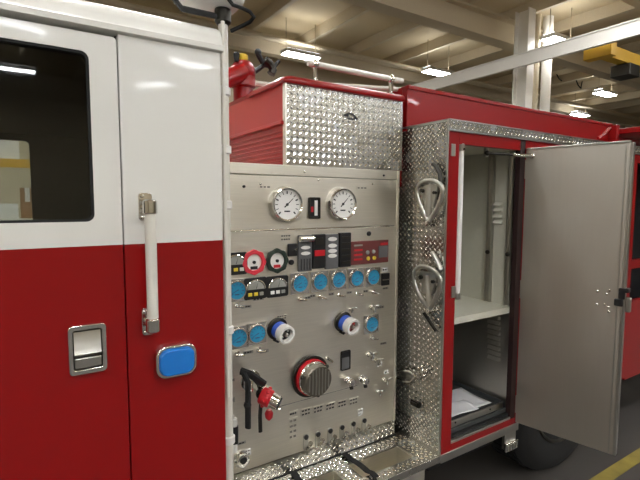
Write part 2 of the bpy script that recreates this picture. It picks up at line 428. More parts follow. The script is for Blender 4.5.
# --- cab door
dx0, dx1, dz0, dz1 = -0.945, XS-0.0015, 0.50, hit(60, 27, 1, YB).z
dcx, dcz = (dx0+dx1)/2, (dz0+dz1)/2
wz0, wz1 = hit(60, 222.3, 1, YB).z, hit(60, 46.6, 1, YB).z
wx1 = hit(92, 140, 1, YB).x; wx0 = -0.75
wcx, wcz = (wx0+wx1)/2, (wz0+wz1)/2
DY = YB+0.002
door = MB().ring(rrect(dx1-dx0, dz1-dz0, 0.012), [(p[0]+wcx-dcx, p[1]+wcz-dcz) for p in rrect(wx1-wx0, wz1-wz0, 0.022)],
                 (dcx, DY+0.04, dcz), OUT, 0.04).build('cab_door', 'two_tone_paint', TK, label='cab door, white above and red below')
MB().box(dx0, dx1+0.006, DY+0.04, DY+0.045, dz1, dz1+0.012).box(dx1, dx1+0.01, DY+0.025, DY+0.045, dz0, dz1+0.012).build('door_seal', 'seam_black', door)
MB().ring(rrect(wx1-wx0, wz1-wz0, 0.022), rrect(wx1-wx0-0.014, wz1-wz0-0.014, 0.018), (wcx, DY+0.03, wcz), OUT, 0.027).build('window_gasket', 'black_rubber', door)
MB().prism(rrect(wx1-wx0-0.01, wz1-wz0-0.01, 0.02), (wcx, DY+0.022, wcz), OUT, 0.005).build('door_window', 'tinted_glass', door)
MB().box(dx0+0.03, wx0-0.02, DY+0.041, DY+0.05, 0.55, dz1-0.02).box(wx0-0.02, dx1-0.03, DY+0.041, DY+0.05, 0.55, wz0-0.02).build('door_lining', 'dark_interior', door)
# paddle handle
a = pb(68, 326); b_ = pb(106.5, 371); hc = Vector(((a.x+b_.x)/2, DY, (pb(87, 324).z+pb(87, 373).z)/2)); hw = pb(106.5, 348).x-pb(68, 348).x; hh = pb(87, 324).z-pb(87, 373).z
MB().ring(rrect(hw, hh, 0.012), rrect(hw*0.76, hh*0.8, 0.008), (hc.x, DY+0.002, hc.z), OUT, 0.014).build('handle_bezel', 'chrome', door, bevel=0.003, label='chrome bezel of the flush door handle')
MB().prism(rrect(hw*0.78, hh*0.82, 0.006), (hc.x, DY+0.001, hc.z), OUT, 0.002).build('handle_recess', 'dark_metal', door)
pw = hw*0.7
zt = hc.z+hh*0.36
MB().add([(hc.x-pw/2, DY-0.003, zt), (hc.x+pw/2, DY-0.003, zt), (hc.x+pw/2, DY-0.010, zt-hh*0.36), (hc.x-pw/2, DY-0.010, zt-hh*0.36), (hc.x-pw/2, DY-0.016, zt-hh*0.44), (hc.x+pw/2, DY-0.016, zt-hh*0.44), (hc.x+pw/2, DY-0.004, zt-hh*0.5), (hc.x-pw/2, DY-0.004, zt-hh*0.5)],
         [(0, 3, 2, 1), (3, 4, 5, 2), (4, 7, 6, 5), (0, 1, 6, 7)]).build('handle_paddle', 'satin_metal', door, label='brushed metal pull paddle')
MB().prism(rrect(pw, hh*0.2, 0.004), (hc.x, DY, hc.z-hh*0.27), OUT, 0.01).build('handle_lock_plate', 'satin_metal', door, bevel=0.003)
# --- grab rail on the cab corner
zt, zb = pb(150, 203, 0.06).z, pb(152, 329, 0.06).z
gx = pb(151.5, 265, 0.06).x
rail = MB().cyl((gx, YB-0.06, zb+0.012), (gx, YB-0.06, zt-0.012), 0.0165, 18).build('grab_rail', 'white_rail', TK, label='white grab rail tube beside the cab door')
for z, up in ((zt, 1), (zb, -1)):
    br = MB().prism(rrect(0.04, 0.085, 0.01), (gx-0.002, YB, z-up*0.012), OUT, 0.012)
    br.cyl((gx, YB-0.01, z-up*0.012), (gx, YB-0.06, z-up*0.012), 0.013, 14)
    br.lathe([(0.014, 0), (0.021, 0.004), (0.021, 0.04), (0.015, 0.046)], (gx, YB-0.06, z-up*0.012-0.023), (0, 0, 1), 18)
    br.build('rail_bracket', 'chrome', rail, bevel=0.002, label='chrome rail bracket')
    for q in (-1, 1):
        MB().lathe([(0.006, 0), (0.006, 0.003), (0.003, 0.005)], (gx-0.012, YB-0.012, z-up*0.012+q*0.033), OUT, 8).build('screw', 'chrome', rail)
# --- marker light with blue film
c = pb(176, 360, 0.015); lw = pb(196, 360, .015).x-pb(158, 360, .015).x; lh = pb(176, 345.5, .015).z-pb(176, 375, .015).z
ml = MB().prism(rrect(lw+0.012, lh+0.010, 0.035), (c.x, YB, c.z), OUT, 0.028, 0.97).build('marker_light', 'chrome', TK, bevel=0.005, label='rounded marker light in a chrome bezel, covered in blue film')
MB().prism(rrect(lw*0.95, lh*0.93, 0.03), (c.x, YB-0.0281, c.z), OUT, 0.012, 0.9).build('lens', 'lens_blue', ml, bevel=0.004)

# --- telescoping light pole on the cab's rear corner, with floodlight on top
PXc, PYc = 0.604, 1.545
pole = MB().cyl((PXc, PYc, 0.42), (PXc, PYc, 2.36), 0.0165, 16).build('light_pole', 'white_rail', TK, label='white telescoping light pole behind the cab corner')
for y_ in (92, 150, 205, 330, 440):
    z = hit(226, y_, 1, PYc).z
    MB().lathe([(0.0165, 0), (0.023, 0.004), (0.023, 0.028), (0.0165, 0.032)], (PXc, PYc, z-0.016), (0, 0, 1), 16).box(XR, PXc-0.015, PYc-0.012, PYc+0.012, z-0.012, z+0.012).build('pole_clamp', 'white_plastic', pole)
MB().cyl((0.590, 1.512, 1.0), (0.590, 1.512, 2.3), 0.007, 8).build('conduit', 'white_rail', pole)
# floodlight
hd = MB().box(0.45, 0.66, 1.47, 1.62, 2.352, 2.56).build('floodlight_head', 'white_plastic', TK, bevel=0.02, label='white floodlight head on top of the pole')
MB().box(0.47, 0.64, 1.462, 1.471, 2.375, 2.54).build('floodlight_lens', 'dial_white', hd)
MB().tube([(0.436, 1.52, 2.42), (0.436, 1.52, 2.335), (0.46, 1.53, 2.318), (PXc, PYc, 2.325)], 0.010, 8).build('yoke', 'black_plastic', hd)
MB().lathe([(0.02, 0), (0.028, 0.01), (0.028, 0.05), (0.018, 0.06)], (PXc, PYc, 2.30), (0, 0, 1), 14).build('swivel', 'dark_metal', hd)
q = [hit(229, 0, 1, 1.455), hit(233, 5, 1, 1.455), hit(242, 8, 1, 1.455), hit(250, 12, 1, 1.455), hit(254, 17, 1, 1.455), hit(250, 22, 1, 1.48), hit(240, 27, 1, 1.50), hit(231, 31, 1, 1.525)]
MB().tube([hit(227, -14, 1, 1.455)]+q, 0.0065, 8).build('floodlight_cable', 'black_rubber', hd)

# --- pump house: structure behind the panel
MB().box(XR+0.02, 1.60, YP+0.012, 3.6, 0.46, 1.845).build('pump_house', 'satin_metal', TK)
zT = 1.856; zs1 = hit(300, 176.5, 1, YP).z; zs2 = hit(310, 228.6, 1, YP).z; zk = 0.545; zB = 0.462
PX0, PX1 = 0.63, 1.612
MB().box(PX0, PX1, YP-0.004, YP+0.012, zs1+0.002, zT).build('panel_flange', 'stainless', TK, bevel=0.002)
MB().box(PX0, PX1, YP-0.002, YP+0.012, zs2+0.004, zs1-0.002).build('gauge_panel', 'stainless', TK, bevel=0.002, label='upper stainless panel with the two large gauges')
MB().box(PX0, PX1, YP-0.002, YP+0.012, zk, zs2-0.004).build('control_panel', 'stainless', TK, bevel=0.002, label='stainless pump control panel')
MB().cyl((PX0, YP-0.002, zs2), (PX1-0.06, YP-0.002, zs2), 0.004, 8).build('panel_hinge', 'chrome', TK)
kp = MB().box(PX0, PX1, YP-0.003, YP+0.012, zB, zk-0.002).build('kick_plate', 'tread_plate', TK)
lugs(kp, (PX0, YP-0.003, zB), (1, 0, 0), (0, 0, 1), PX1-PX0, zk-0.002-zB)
MB().box(PX0, PX1+0.01, YP-0.006, YP-0.001, zB, zB+0.004).build('kick_seam', 'seam_black', TK)
MB().box(PX1-0.012, PX1, YP-0.009, YP+0.2, zk, zT).build('panel_edge_strip', 'stainless', TK, bevel=0.002)
MB().box(PX1, XB, YP+0.32, YP+0.36, 0.46, 2.2).build('gap_backing', 'dark_interior', TK)
# engraved line on the panel
a = pp(276, 403); b_ = pp(357, 389)
MB().box(a.x, b_.x, YP-0.0028, YP-0.001, (a.z+b_.z)/2-0.0012, (a.z+b_.z)/2+0.0012).build('panel_score_line', 'ink_grey', TK)

# --- tread plate box above the panel
bx0, bx1, bz0, bz1 = 0.957, 1.632, zT+0.002, 2.205
yb1 = 2.9
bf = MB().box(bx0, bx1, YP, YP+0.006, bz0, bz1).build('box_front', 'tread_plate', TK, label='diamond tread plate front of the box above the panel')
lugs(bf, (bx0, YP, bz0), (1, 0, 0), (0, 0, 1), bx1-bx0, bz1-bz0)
MB().box(bx0-0.001, bx0+0.006, YP-0.003, YP+0.02, bz0, bz1).build('box_corner_strip', 'stainless', TK)
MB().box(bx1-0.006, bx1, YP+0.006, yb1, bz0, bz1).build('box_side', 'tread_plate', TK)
zl = hit(285, 121, 0, bx0).z
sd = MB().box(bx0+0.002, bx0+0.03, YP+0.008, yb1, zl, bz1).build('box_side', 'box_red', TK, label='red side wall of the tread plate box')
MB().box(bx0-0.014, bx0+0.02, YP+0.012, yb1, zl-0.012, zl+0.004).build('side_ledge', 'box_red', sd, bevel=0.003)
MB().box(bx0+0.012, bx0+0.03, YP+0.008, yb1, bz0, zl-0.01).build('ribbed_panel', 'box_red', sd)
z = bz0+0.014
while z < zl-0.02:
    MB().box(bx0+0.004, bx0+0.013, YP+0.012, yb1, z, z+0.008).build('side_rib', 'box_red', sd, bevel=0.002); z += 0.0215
MB().box(XR+0.02, bx0, YP+0.012, 3.4, zT-0.012, zT).build('pump_house_deck', 'stainless', TK)
# red cap along the top edge, rounded at the left end
cap = MB()
zc0 = bz1-0.004; ch = 0.032
prof = [(-0.012, 0), (-0.016, 0.010), (-0.012, 0.024), (0.0, ch), (0.35, ch), (0.35, 0)]
xs = [(bx0-0.014, 0.35), (bx0-0.008, 0.75), (bx0+0.02, 1.0), (bx1, 1.0)]
vsx = []; fsx = []
for X_, k in xs:
    vsx += [(X_, YP+p[0], zc0+p[1]*k) for p in prof]
n = len(prof)
for i in range(len(xs)-1):
    for j in range(n): fsx.append((i*n+j, i*n+(j+1) % n, (i+1)*n+(j+1) % n, (i+1)*n+j))
fsx += [tuple(range(n)), tuple(reversed(range((len(xs)-1)*n, len(xs)*n)))]
cap.add(vsx, fsx).build('box_cap', 'red_paint', TK, sharp=50)
MB().box(bx0, bx1, YP+0.35, yb1, bz1, bz1+0.02).build('box_lid', 'red_paint', TK)
# script badge on the plate
bc = pp(350, 117, 0.004)
bdg = MB()
bdg.tube([bc+Vector((-0.028+0.004*t, -0.002, 0.016*math.sin(t*0.9)-0.002*t)) for t in range(0, 4)]+[bc+Vector((-0.03+0.006*t, 0, 0.018-0.0005*(t-5)**2)) for t in range(3, 13)], 0.003, 6)
bdg.tube([bc+Vector((-0.012+0.0045*t, 0, 0.004*math.sin(t*1.6)-0.006)) for t in range(14)], 0.0024, 6)
bdg.build('script_badge', 'dark_metal', TK, label='small dark script badge on the tread plate')
# handrail on top
r0 = pp(314, 63.0, 0.0); r1 = pp(396, 79, 0.0)
hz = (r0.z+pp(392, 76).z)/2
hr = MB().cyl((r0.x-0.012, YP+0.03, hz), (bx1+0.02, YP+0.03, hz), 0.0135, 14).build('handrail', 'white_rail', TK, label='white handrail on top of the tread plate box')
for x_ in (pp(315, 70, -0.03).x, pp(391, 85, -0.03).x):
    MB().lathe([(0.02, 0), (0.02, 0.008), (0.011, 0.014), (0.011, max(0.02, hz-bz1-0.045)), (0.017, hz-bz1-0.03)], (x_, YP+0.03, bz1+0.024), (0, 0, 1), 14).ball((x_, YP+0.03, hz), 0.021, 14).build('stanchion', 'chrome', hr, label='chrome stanchion')
h2 = MB().cyl((1.15, YP+0.30, hz-0.02), (bx1+0.1, YP+0.05, hz-0.03), 0.012, 12).build('cross_rail', 'white_rail', hr)

# --- deck monitor behind the cab
mc = hit(243, 78, 1, 2.45)
mon = MB().lathe([(0.075, 0), (0.075, 0.02), (0.055, 0.03), (0.055, mc.z-zT-0.06), (0.07, mc.z-zT-0.05), (0.07, mc.z-zT+0.0), (0.05, mc.z-zT+0.03)], (mc.x, 2.45, zT), (0, 0, 1), 20)
mon.ball((mc.x, 2.45, mc.z+0.03), 0.072, 16).cyl((mc.x-0.02, 2.42, mc.z+0.02), (mc.x-0.2, 2.34, mc.z-0.08), 0.05, 18)
mon = mon.build('deck_monitor', 'red_paint', TK, label='red deck water monitor behind the cab corner')
MB().lathe([(0.025, 0), (0.03, 0.01), (0.03, 0.03), (0.02, 0.036)], (mc.x-0.005, 2.44, mc.z+0.09), (0, 0, 1), 14).build('cap', 'yellow_plastic', mon)
MB().lathe([(0.012, 0), (0.018, 0.04), (0.01, 0.05)], (mc.x-0.05, 2.42, mc.z+0.075), (0, 0, 1), 10).build('indicator', 'black_plastic', mon)
k1 = hit(256, 71, 1, 2.45); k2 = hit(264, 65, 1, 2.43); k3 = hit(270, 66, 1, 2.42); k4 = hit(279, 61, 1, 2.42); k5 = hit(258, 54, 1, 2.42); k6 = hit(262, 62, 1, 2.42)
MB().tube([mc+Vector((0.03, 0, 0.02)), k1, k2, k3], 0.014, 8).build('control_arm', 'black_plastic', mon)
MB().tube([hit(265, 60, 1, 2.42), hit(270, 64, 1, 2.42), hit(273, 70, 1, 2.42), hit(271, 74, 1, 2.42)], 0.024, 10).build('control_grip', 'dark_metal', mon)
MB().tube([hit(272, 70, 1, 2.42), k4], 0.011, 8).build('lever', 'black_plastic', mon)
MB().tube([hit(263, 63, 1, 2.42), k5], 0.016, 8).ball(k5+Vector((0, 0, 0.01)), 0.02, 10).build('lever', 'black_plastic', mon)
MB().tube([hit(250, 82, 1, 2.5), hit(258, 84, 1, 2.5), hit(275, 86, 1, 2.5)], 0.018, 8).build('outlet_pipe', 'white_rail', mon)

# ================================================================== PANEL INSTRUMENTS
YS = YP-0.002       # face of the stainless sheets
def at(x, y): p = pp(x, y); return Vector((p.x, YS, p.z))
# --- big master gauges
def big_gauge(x, y, ang, label):
    c = at(x, y); r = 0.080
    g = MB().lathe([(r, 0), (r, 0.012), (r*0.93, 0.028), (r*0.88, 0.034), (r*0.80, 0.030), (r*0.78, 0.020)], c, OUT, 36).build('master_gauge', 'chrome', TK, label=label)
    MB().lathe([(r*0.80, 0.0195), (r*0.80, 0.0215)], c, OUT, 36).build('dial', 'dial_white', g)
    tk = MB()
    for k in range(13):
        a = R(225-270*k/12); d = Vector((math.cos(a), 0, math.sin(a))); sd_ = Vector((-d.z, 0, d.x))
        p0 = c+d*r*0.56+Vector((0, -0.0222, 0)); p1 = c+d*r*0.72+Vector((0, -0.0222, 0)); ww = 0.0016 if k % 3 else 0.003
        tk.add([p0-sd_*ww, p0+sd_*ww, p1+sd_*ww, p1-sd_*ww], [(0, 1, 2, 3)])
    tk.box(c.x-0.014, c.x+0.014, c.y-0.0223, c.y-0.0218, c.z-0.032, c.z-0.026)
    tk.build('dial_marks', 'ink_black', g)
    d = Vector((math.cos(R(ang)), 0, math.sin(R(ang)))); s_ = Vector((-d.z, 0, d.x)); o = c+Vector((0, -0.0235, 0))
    MB().add([o-d*0.018-s_*0.003, o-d*0.018+s_*0.003, o+d*0.040+s_*0.0012, o+d*0.040-s_*0.0012], [(0, 3, 2, 1), (0, 1, 2, 3)]).lathe([(0.006, 0.021), (0.006, 0.025)], c, OUT, 12).build('needle', 'ink_black', g)
    return g
big_gauge(284.5, 204.5, 42, 'large white pressure gauge on the left of the upper panel')
big_gauge(340.0, 204.0, 45, 'large white pressure gauge on the right of the upper panel')
c = at(313.5, 208)
wg = MB().ring(rrect(0.060, 0.096, 0.006), rrect(0.044, 0.080, 0.004), c, OUT, 0.012).build('level_display', 'dark_metal', TK, bevel=0.002, label='small upright display between the large gauges')
MB().prism(rrect(0.045, 0.081, 0.004), c, OUT, 0.004).build('display_face', 'black_plastic', wg)
MB().box(c.x+0.001, c.x+0.016, c.y-0.008, c.y-0.004, c.z-0.034, c.z+0.034).build('display_tube', 'dial_white', wg)
MB().box(c.x-0.017, c.x-0.006, c.y-0.007, c.y-0.004, c.z-0.018, c.z+0.006).build('display_scale', 'ink_red', wg)
for (x, y, r) in ((243.5, 186.5, 0.006), (383, 175.5, 0.005), (368.3, 233.5, 0.012)):
    MB().lathe([(r, 0), (r, 0.006), (r*0.7, 0.009)], at(x, y), OUT, 12).build('black_stud', 'black_plastic', TK)
for (x, y) in ((304, 172), (260, 184), (318, 180), (372, 184), (386, 226)):
    MB().lathe([(0.005, 0), (0.005, 0.003), (0.003, 0.004)], at(x, y), OUT, 10).build('screw', 'chrome', TK)
# engraved name strips beside the big gauges
def strip_label(x, y, w, h, nb=3, mat='satin_metal', ink='ink_black', rows=1):
    c = at(x, y); t = MB().box(c.x-w/2, c.x+w/2, YS-0.0022, YS, c.z-h/2, c.z+h/2).build('label_plate', mat, TK)
    mk = MB()
    for rr in range(rows):
        zc = c.z+(rr-(rows-1)/2)*h/rows; xx = c.x-w*0.42
        for k in range(nb):
            ww = w*0.84/nb*random.uniform(0.55, 0.85)
            mk.box(xx, xx+ww, YS-0.003, YS-0.0022, zc-h*0.2/rows, zc+h*0.2/rows); xx += w*0.84/nb
    mk.build('lettering', ink, t)
strip_label(265, 187, 0.06, 0.016, 3, 'stainless', 'ink_grey')
strip_label(362, 188, 0.07, 0.014, 3, 'stainless', 'ink_grey')

# --- blue-filmed line gauges
GR = 0.043
g_b = MB().lathe([(GR, 0), (GR, 0.010), (GR*0.94, 0.018), (GR*0.84, 0.018), (GR*0.82, 0.011)], (0, 0, 0), OUT, 24).mesh('line_gauge', 'chrome')
g_d = MB().lathe([(GR*0.85, 0.010), (GR*0.85, 0.013), (GR*0.5, 0.0145)], (0, 0, 0), OUT, 24).mesh('dial', 'blue_film')
tk = MB()
for k in range(9):
    a = R(215-250*k/8); d = Vector((math.cos(a), 0, math.sin(a))); s_ = Vector((-d.z, 0, d.x)); o = Vector((0, -0.0152, 0))
    p0 = o+d*GR*0.5; p1 = o+d*GR*0.72; tk.add([p0-s_*.0014, p0+s_*.0014, p1+s_*.0014, p1-s_*.0014], [(0, 1, 2, 3)])
tk.box(-0.010, 0.010, -0.0153, -0.0148, -0.019, -0.014)
simple('dial_ink_blue', (24, 70, 110), 0.4)
g_t = tk.mesh('dial_marks', 'dial_ink_blue')
d = Vector((math.cos(R(205)), 0, math.sin(R(205)))); s_ = Vector((-d.z, 0, d.x)); o = Vector((0, -0.0158, 0))
g_n = MB().add([o-d*0.008-s_*0.002, o-d*0.008+s_*0.002, o+d*0.026+s_*0.0008, o+d*0.026-s_*0.0008], [(0, 1, 2, 3)]).mesh('needle', 'dial_ink_blue')
g_lug = MB().cbox((0, -0.005, 0), 0.094, 0.008, 0.094).mesh('gauge_plate', 'chrome')
knob = MB().cyl((0, 0, 0), (0, -0.03, 0), 0.006, 10).cyl((-0.019, -0.03, 0.002), (0.019, -0.03, -0.004), 0.005, 8).lathe([(0.011, 0), (0.011, 0.008), (0.007, 0.012)], (0, 0, 0), OUT, 12).mesh('bleeder_valve', 'chrome')
def line_gauge(x, y, s=1.0, knob_at=None, plate=True):
    c = at(x, y)
    g = inst(g_b, 'line_gauge', TK, c); g.scale = (s, 1, s)
    if plate:
        pl = inst(g_lug, 'gauge_plate', g, c)
    for me, nm in ((g_d, 'dial'), (g_t, 'dial_marks'), (g_n, 'needle')): inst(me, nm, g, c)
    if knob_at:
        k = at(*knob_at); inst(knob, 'bleeder_valve', TK, k)
    return g
for x, y in ((298.5, 283), (318.5, 281.2), (337, 279.3), (355, 277.8), (371.5, 276.5)):
    line_gauge(x, y, 1.0, (x+1, y+15.5))
    strip_label(x-6 if x > 300 else x+9, y+14.5, 0.03, 0.012, 2)
line_gauge(235.5, 290, 1.0, (236.5, 305)); line_gauge(237, 337, 1.0, (237, 353)); line_gauge(255.8, 333, 1.0, (258, 349))
line_gauge(370, 323.5, 1.0, (371, 337)); 
strip_label(246, 306.5, 0.045, 0.012, 3); strip_label(248, 352, 0.045, 0.014, 3); strip_label(264, 351, 0.04, 0.014, 3)
strip_label(258, 299, 0.05, 0.010, 3); strip_label(276, 296, 0.05, 0.010, 3)
# --- throttle / valve indicator roses
def rose(x, y, mat, label, mark='ink_red'):
    c = at(x, y); r = 0.052
    pts = []
    for k in range(32):
        a = 2*math.pi*k/32; rr = r*(1+0.05*math.cos(8*a)); pts.append((rr*math.cos(a), rr*math.sin(a)))
    g = MB().ring(pts, ngon(r*0.66, 32), c, OUT, 0.016).build('valve_indicator', mat, TK, bevel=0.003, label=label)
    MB().lathe([(r*0.68, 0.002), (r*0.68, 0.007)], c, OUT, 24).build('dial', 'dial_white', g)
    MB().lathe([(0.007, 0.007), (0.007, 0.014), (0.004, 0.017)], c, OUT, 12).build('hub', 'black_plastic', g)
    MB().box(c.x-0.016, c.x+0.016, c.y-0.009, c.y-0.007, c.z-0.03, c.z-0.017).build('scale_bar', mark, g)
    for k in range(8):
        a = R(22.5+45*k); p = c+Vector((math.cos(a)*r*0.84, 0, math.sin(a)*r*0.84))
        MB().lathe([(0.004, 0.0155), (0.004, 0.0175)], p, OUT, 8).build('screw', mat, g)
rose(253, 262.0, 'pink_red_plastic', 'red ringed valve indicator with a white face', 'ink_black')
rose(276, 260.5, 'green_black_plastic', 'dark ringed valve indicator with a white face', 'ink_red')
def black_pull(x, y, cols, label):
    c = at(x, y)
    g = MB().prism(rrect(0.106, 0.092, 0.01), c, OUT, 0.010).build('tank_gauge', 'black_plastic', TK, bevel=0.002, label=label)
    arc = [(0.038*math.cos(R(a)), 0.034*math.sin(R(a))) for a in range(0, 181, 15)]
    MB().prism(arc, (c.x, c.y-0.010, c.z-0.003), OUT, 0.005).build('half_dial', 'dial_grey', g)
    MB().tube([(c.x+0.043*math.cos(R(a)), c.y-0.012, c.z-0.003+0.038*math.sin(R(a))) for a in range(0, 181, 15)], 0.0035, 6).build('dial_rim', 'chrome', g)
    MB().add([(c.x-0.001, c.y-0.0155, c.z), (c.x+0.002, c.y-0.0155, c.z), (c.x+0.010, c.y-0.0155, c.z+0.03)], [(0, 1, 2)]).build('needle', 'ink_black', g)
    for k, m_ in enumerate(cols):
        MB().cbox((c.x-0.026+0.026*k, c.y-0.0115, c.z-0.024), 0.017, 0.004, 0.014).build('indicator_lamp', m_, g)
black_pull(234.5, 263.5, ('black_plastic', 'yellow_plastic', 'dial_white'), 'black gauge partly hidden by the light pole')
black_pull(254.5, 288.0, ('yellow_plastic', 'yellow_plastic', 'dial_grey'), 'black half-round gauge with yellow lamps below the red ring')
black_pull(276.5, 286.0, ('dial_white', 'dial_white', 'dial_grey'), 'black half-round gauge with white lamps below the dark ring')
# --- switch and throttle block
def mod(x0, x1, y0, y1, d, mat, name, label=None):
    a = at(x0, (y0+y1)/2); b = at(x1, (y0+y1)/2); t = at((x0+x1)/2, y0); u = at((x0+x1)/2, y1)
    return MB().box(a.x, b.x, YS-d, YS, u.z, t.z).build(name, mat, TK, bevel=0.003, label=label), Vector(((a.x+b.x)/2, YS-d, (t.z+u.z)/2)), b.x-a.x, t.z-u.z
o, c, w_, h_ = mod(287, 296, 243.5, 256, 0.010, 'black_plastic', 'toggle_switch')
MB().cyl(c, c+Vector((0.006, -0.022, 0.004)), 0.005, 10).build('toggle', 'chrome', o)
MB().lathe([(0.012, 0), (0.012, 0.01), (0.009, 0.014)], at(290.5, 262), OUT, 14).build('black_knob', 'black_plastic', TK)
o, c, w_, h_ = mod(297, 310.5, 235, 271, 0.012, 'grey_plastic', 'throttle_module', 'grey throttle module with a silver top roller')
MB().cyl((c.x-w_*0.5, c.y-0.012, c.z+h_*0.40), (c.x+w_*0.5, c.y-0.012, c.z+h_*0.40), 0.013, 14).build('roller', 'chrome', o)
for dz in (0.16, 0.0): MB().prism([(0.024*math.cos(R(a)), 0.008*math.sin(R(a))) for a in range(0, 360, 20)], (c.x, c.y, c.z+dz*h_), OUT, 0.004).build('key', 'dial_white', o)
for k in range(4): MB().cbox((c.x-0.022+0.015*k, c.y-0.002, c.z-0.3*h_), 0.003, 0.004, 0.05).build('vent_slot', 'black_plastic', o)
o, c, w_, h_ = mod(311, 323.5, 234, 268, 0.016, 'black_plastic', 'governor_module', 'black governor module with a red window')
MB().cbox((c.x, c.y-0.002, c.z-0.045*h_), w_*0.8, 0.006, 0.026).build('red_window', 'red_plastic', o)
MB().cbox((c.x, c.y-0.001, c.z+0.3*h_), w_*0.7, 0.003, 0.03).build('screen', 'dark_metal', o)
o, c, w_, h_ = mod(324, 337, 234, 268.5, 0.012, 'grey_plastic', 'keypad_module', 'grey keypad module with white oval keys')
for dz in (0.36, 0.17, 0.02, -0.12): MB().prism([(0.024*math.cos(R(a)), 0.0095*math.sin(R(a))) for a in range(0, 360, 20)], (c.x, c.y, c.z+dz*h_), OUT, 0.004).build('key', 'dial_white', o)
o, c, w_, h_ = mod(337.5, 348.5, 232.5, 266.5, 0.020, 'black_plastic', 'black_module')
for k in range(5): MB().cbox((c.x, c.y-0.001, c.z+(0.36-0.18*k)*h_), w_*0.75, 0.004, 0.012).build('grille_bar', 'dark_metal', o)
o, c, w_, h_ = mod(349.5, 387, 240.5, 263.5, 0.010, 'maroon_plastic', 'warning_panel', 'maroon warning panel with small buttons')
for k in range(4): MB().cbox((c.x-w_*0.32, c.y-0.0015, c.z+h_*(0.33-0.2*k)), 0.05, 0.003, 0.008).build('print_bar', 'ink_red' if k else 'dial_grey', o)
for k, (fx, fz, m_) in enumerate(((-0.08, 0.0, 'dial_grey'), (0.08, 0.02, 'dial_grey'), (-0.06, -0.26, 'yellow_plastic'), (0.10, -0.26, 'yellow_plastic'))):
    MB().lathe([(0.010, 0), (0.010, 0.005), (0.007, 0.007)], (c.x+w_*fx, c.y, c.z+h_*fz), OUT, 12).build('button', m_, o)
MB().cbox((c.x+w_*0.34, c.y-0.002, c.z-0.01*h_), w_*0.24, 0.005, h_*0.5).build('display', 'grey_plastic', o)
MB().cbox((c.x+w_*0.36, c.y-0.002, c.z+0.33*h_), w_*0.2, 0.003, h_*0.1).build('print_bar', 'ink_red', o)
o, c, w_, h_ = mod(380.5, 388, 273, 285, 0.012, 'black_plastic', 'rocker_switch')
MB().cbox((c.x, c.y-0.003, c.z), w_*0.9, 0.006, 0.005).build('rocker_bar', 'chrome', o)
strip_label(384.5, 269.5, 0.035, 0.022, 2, 'dial_white'); strip_label(385, 288, 0.035, 0.010, 2)
strip_label(285.5, 237.5, 0.055, 0.03, 4, 'stainless', 'ink_black', 2)
# --- two capped ports with blue bands, pointing out and a little right
def blue_port(x, y, label, inside):
    c = at(x, y); ax = Vector((0.10, -1, -0.16)).normalized()
    g = MB().lathe([(0.050, -0.006), (0.050, 0.006), (0.042, 0.010), (0.042, 0.012)], c, ax, 24).build('valve_port', 'dark_metal', TK, label=label)
    MB().lathe([(0.038, 0.010), (0.038, 0.040), (0.034, 0.042)], c, ax, 24).build('blue_band', 'band_blue', g)
    x_, y_, z_ = frame_of(ax)
    MB().ring(ngon(0.040, 24), ngon(0.027, 24), c+ax*0.041, ax, 0.040).build('white_collar', 'white_plastic', g, bevel=0.004)
    MB().lathe([(0.028, 0.055), (0.028, 0.060)], c, ax, 20).build('port_throat', inside, g)
    MB().lathe([(0.009, 0.060), (0.009, 0.076), (0.005, 0.080)], c, ax, 10).build('centre_pin', 'satin_metal', g)
    for k in range(4):
        a = R(45+90*k); p = c+ax*0.0605+x_*0.018*math.cos(a)+y_*0.018*math.sin(a)
        MB().ball(p, 0.006, 8).build('lug', 'satin_metal' if inside == 'ink_black' else 'red_plastic', g)
    MB().tube([c+Vector((-0.02, -0.004, -0.045)), c+Vector((0, -0.006, -0.058)), c+Vector((0.02, -0.004, -0.045))], 0.006, 6).build('base_tab', 'dark_metal', g)
blue_port(277, 328.5, 'blue and white valve port on the left of the panel', 'ink_black')
blue_port(342.5, 321.5, 'blue and white valve port on the right of the panel', 'maroon_plastic')
strip_label(281.5, 317, 0.055, 0.02, 4, 'stainless', 'ink_black', 2)
# small drain fitting trees on the right of the panel
def fitting(x, y, s=1.0):
    c = at(x, y)
    g = MB().cyl(c, c+Vector((0, -0.035*s, 0)), 0.009*s, 12).cyl(c+Vector((0, -0.028*s, -0.02*s)), c+Vector((0, -0.028*s, 0.016*s)), 0.008*s, 10).build('drain_fitting', 'chrome', TK)
    MB().lathe([(0.013*s, 0), (0.013*s, 0.007)], c, OUT, 6).build('hex_nut', 'chrome', g)
    MB().tube([c+Vector((0, -0.034*s, 0.012*s)), c+Vector((0.012*s, -0.04*s, 0.016*s)), c+Vector((0.03*s, -0.04*s, 0.01*s))], 0.004*s, 6).build('tee_handle', 'satin_metal', g)
for x, y, s in ((371, 307, 1.0), (368, 354, 1.1), (375, 360, 0.9), (383.5, 379, 0.9), (377, 391, 0.8), (349.5, 309, 0.7)): fitting(x, y, s)
strip_label(380, 307, 0.045, 0.012, 3); strip_label(379, 364, 0.035, 0.022, 3, 'dial_white'); strip_label(383, 343, 0.04, 0.012, 3); strip_label(386, 372, 0.03, 0.018, 2, 'dial_white')
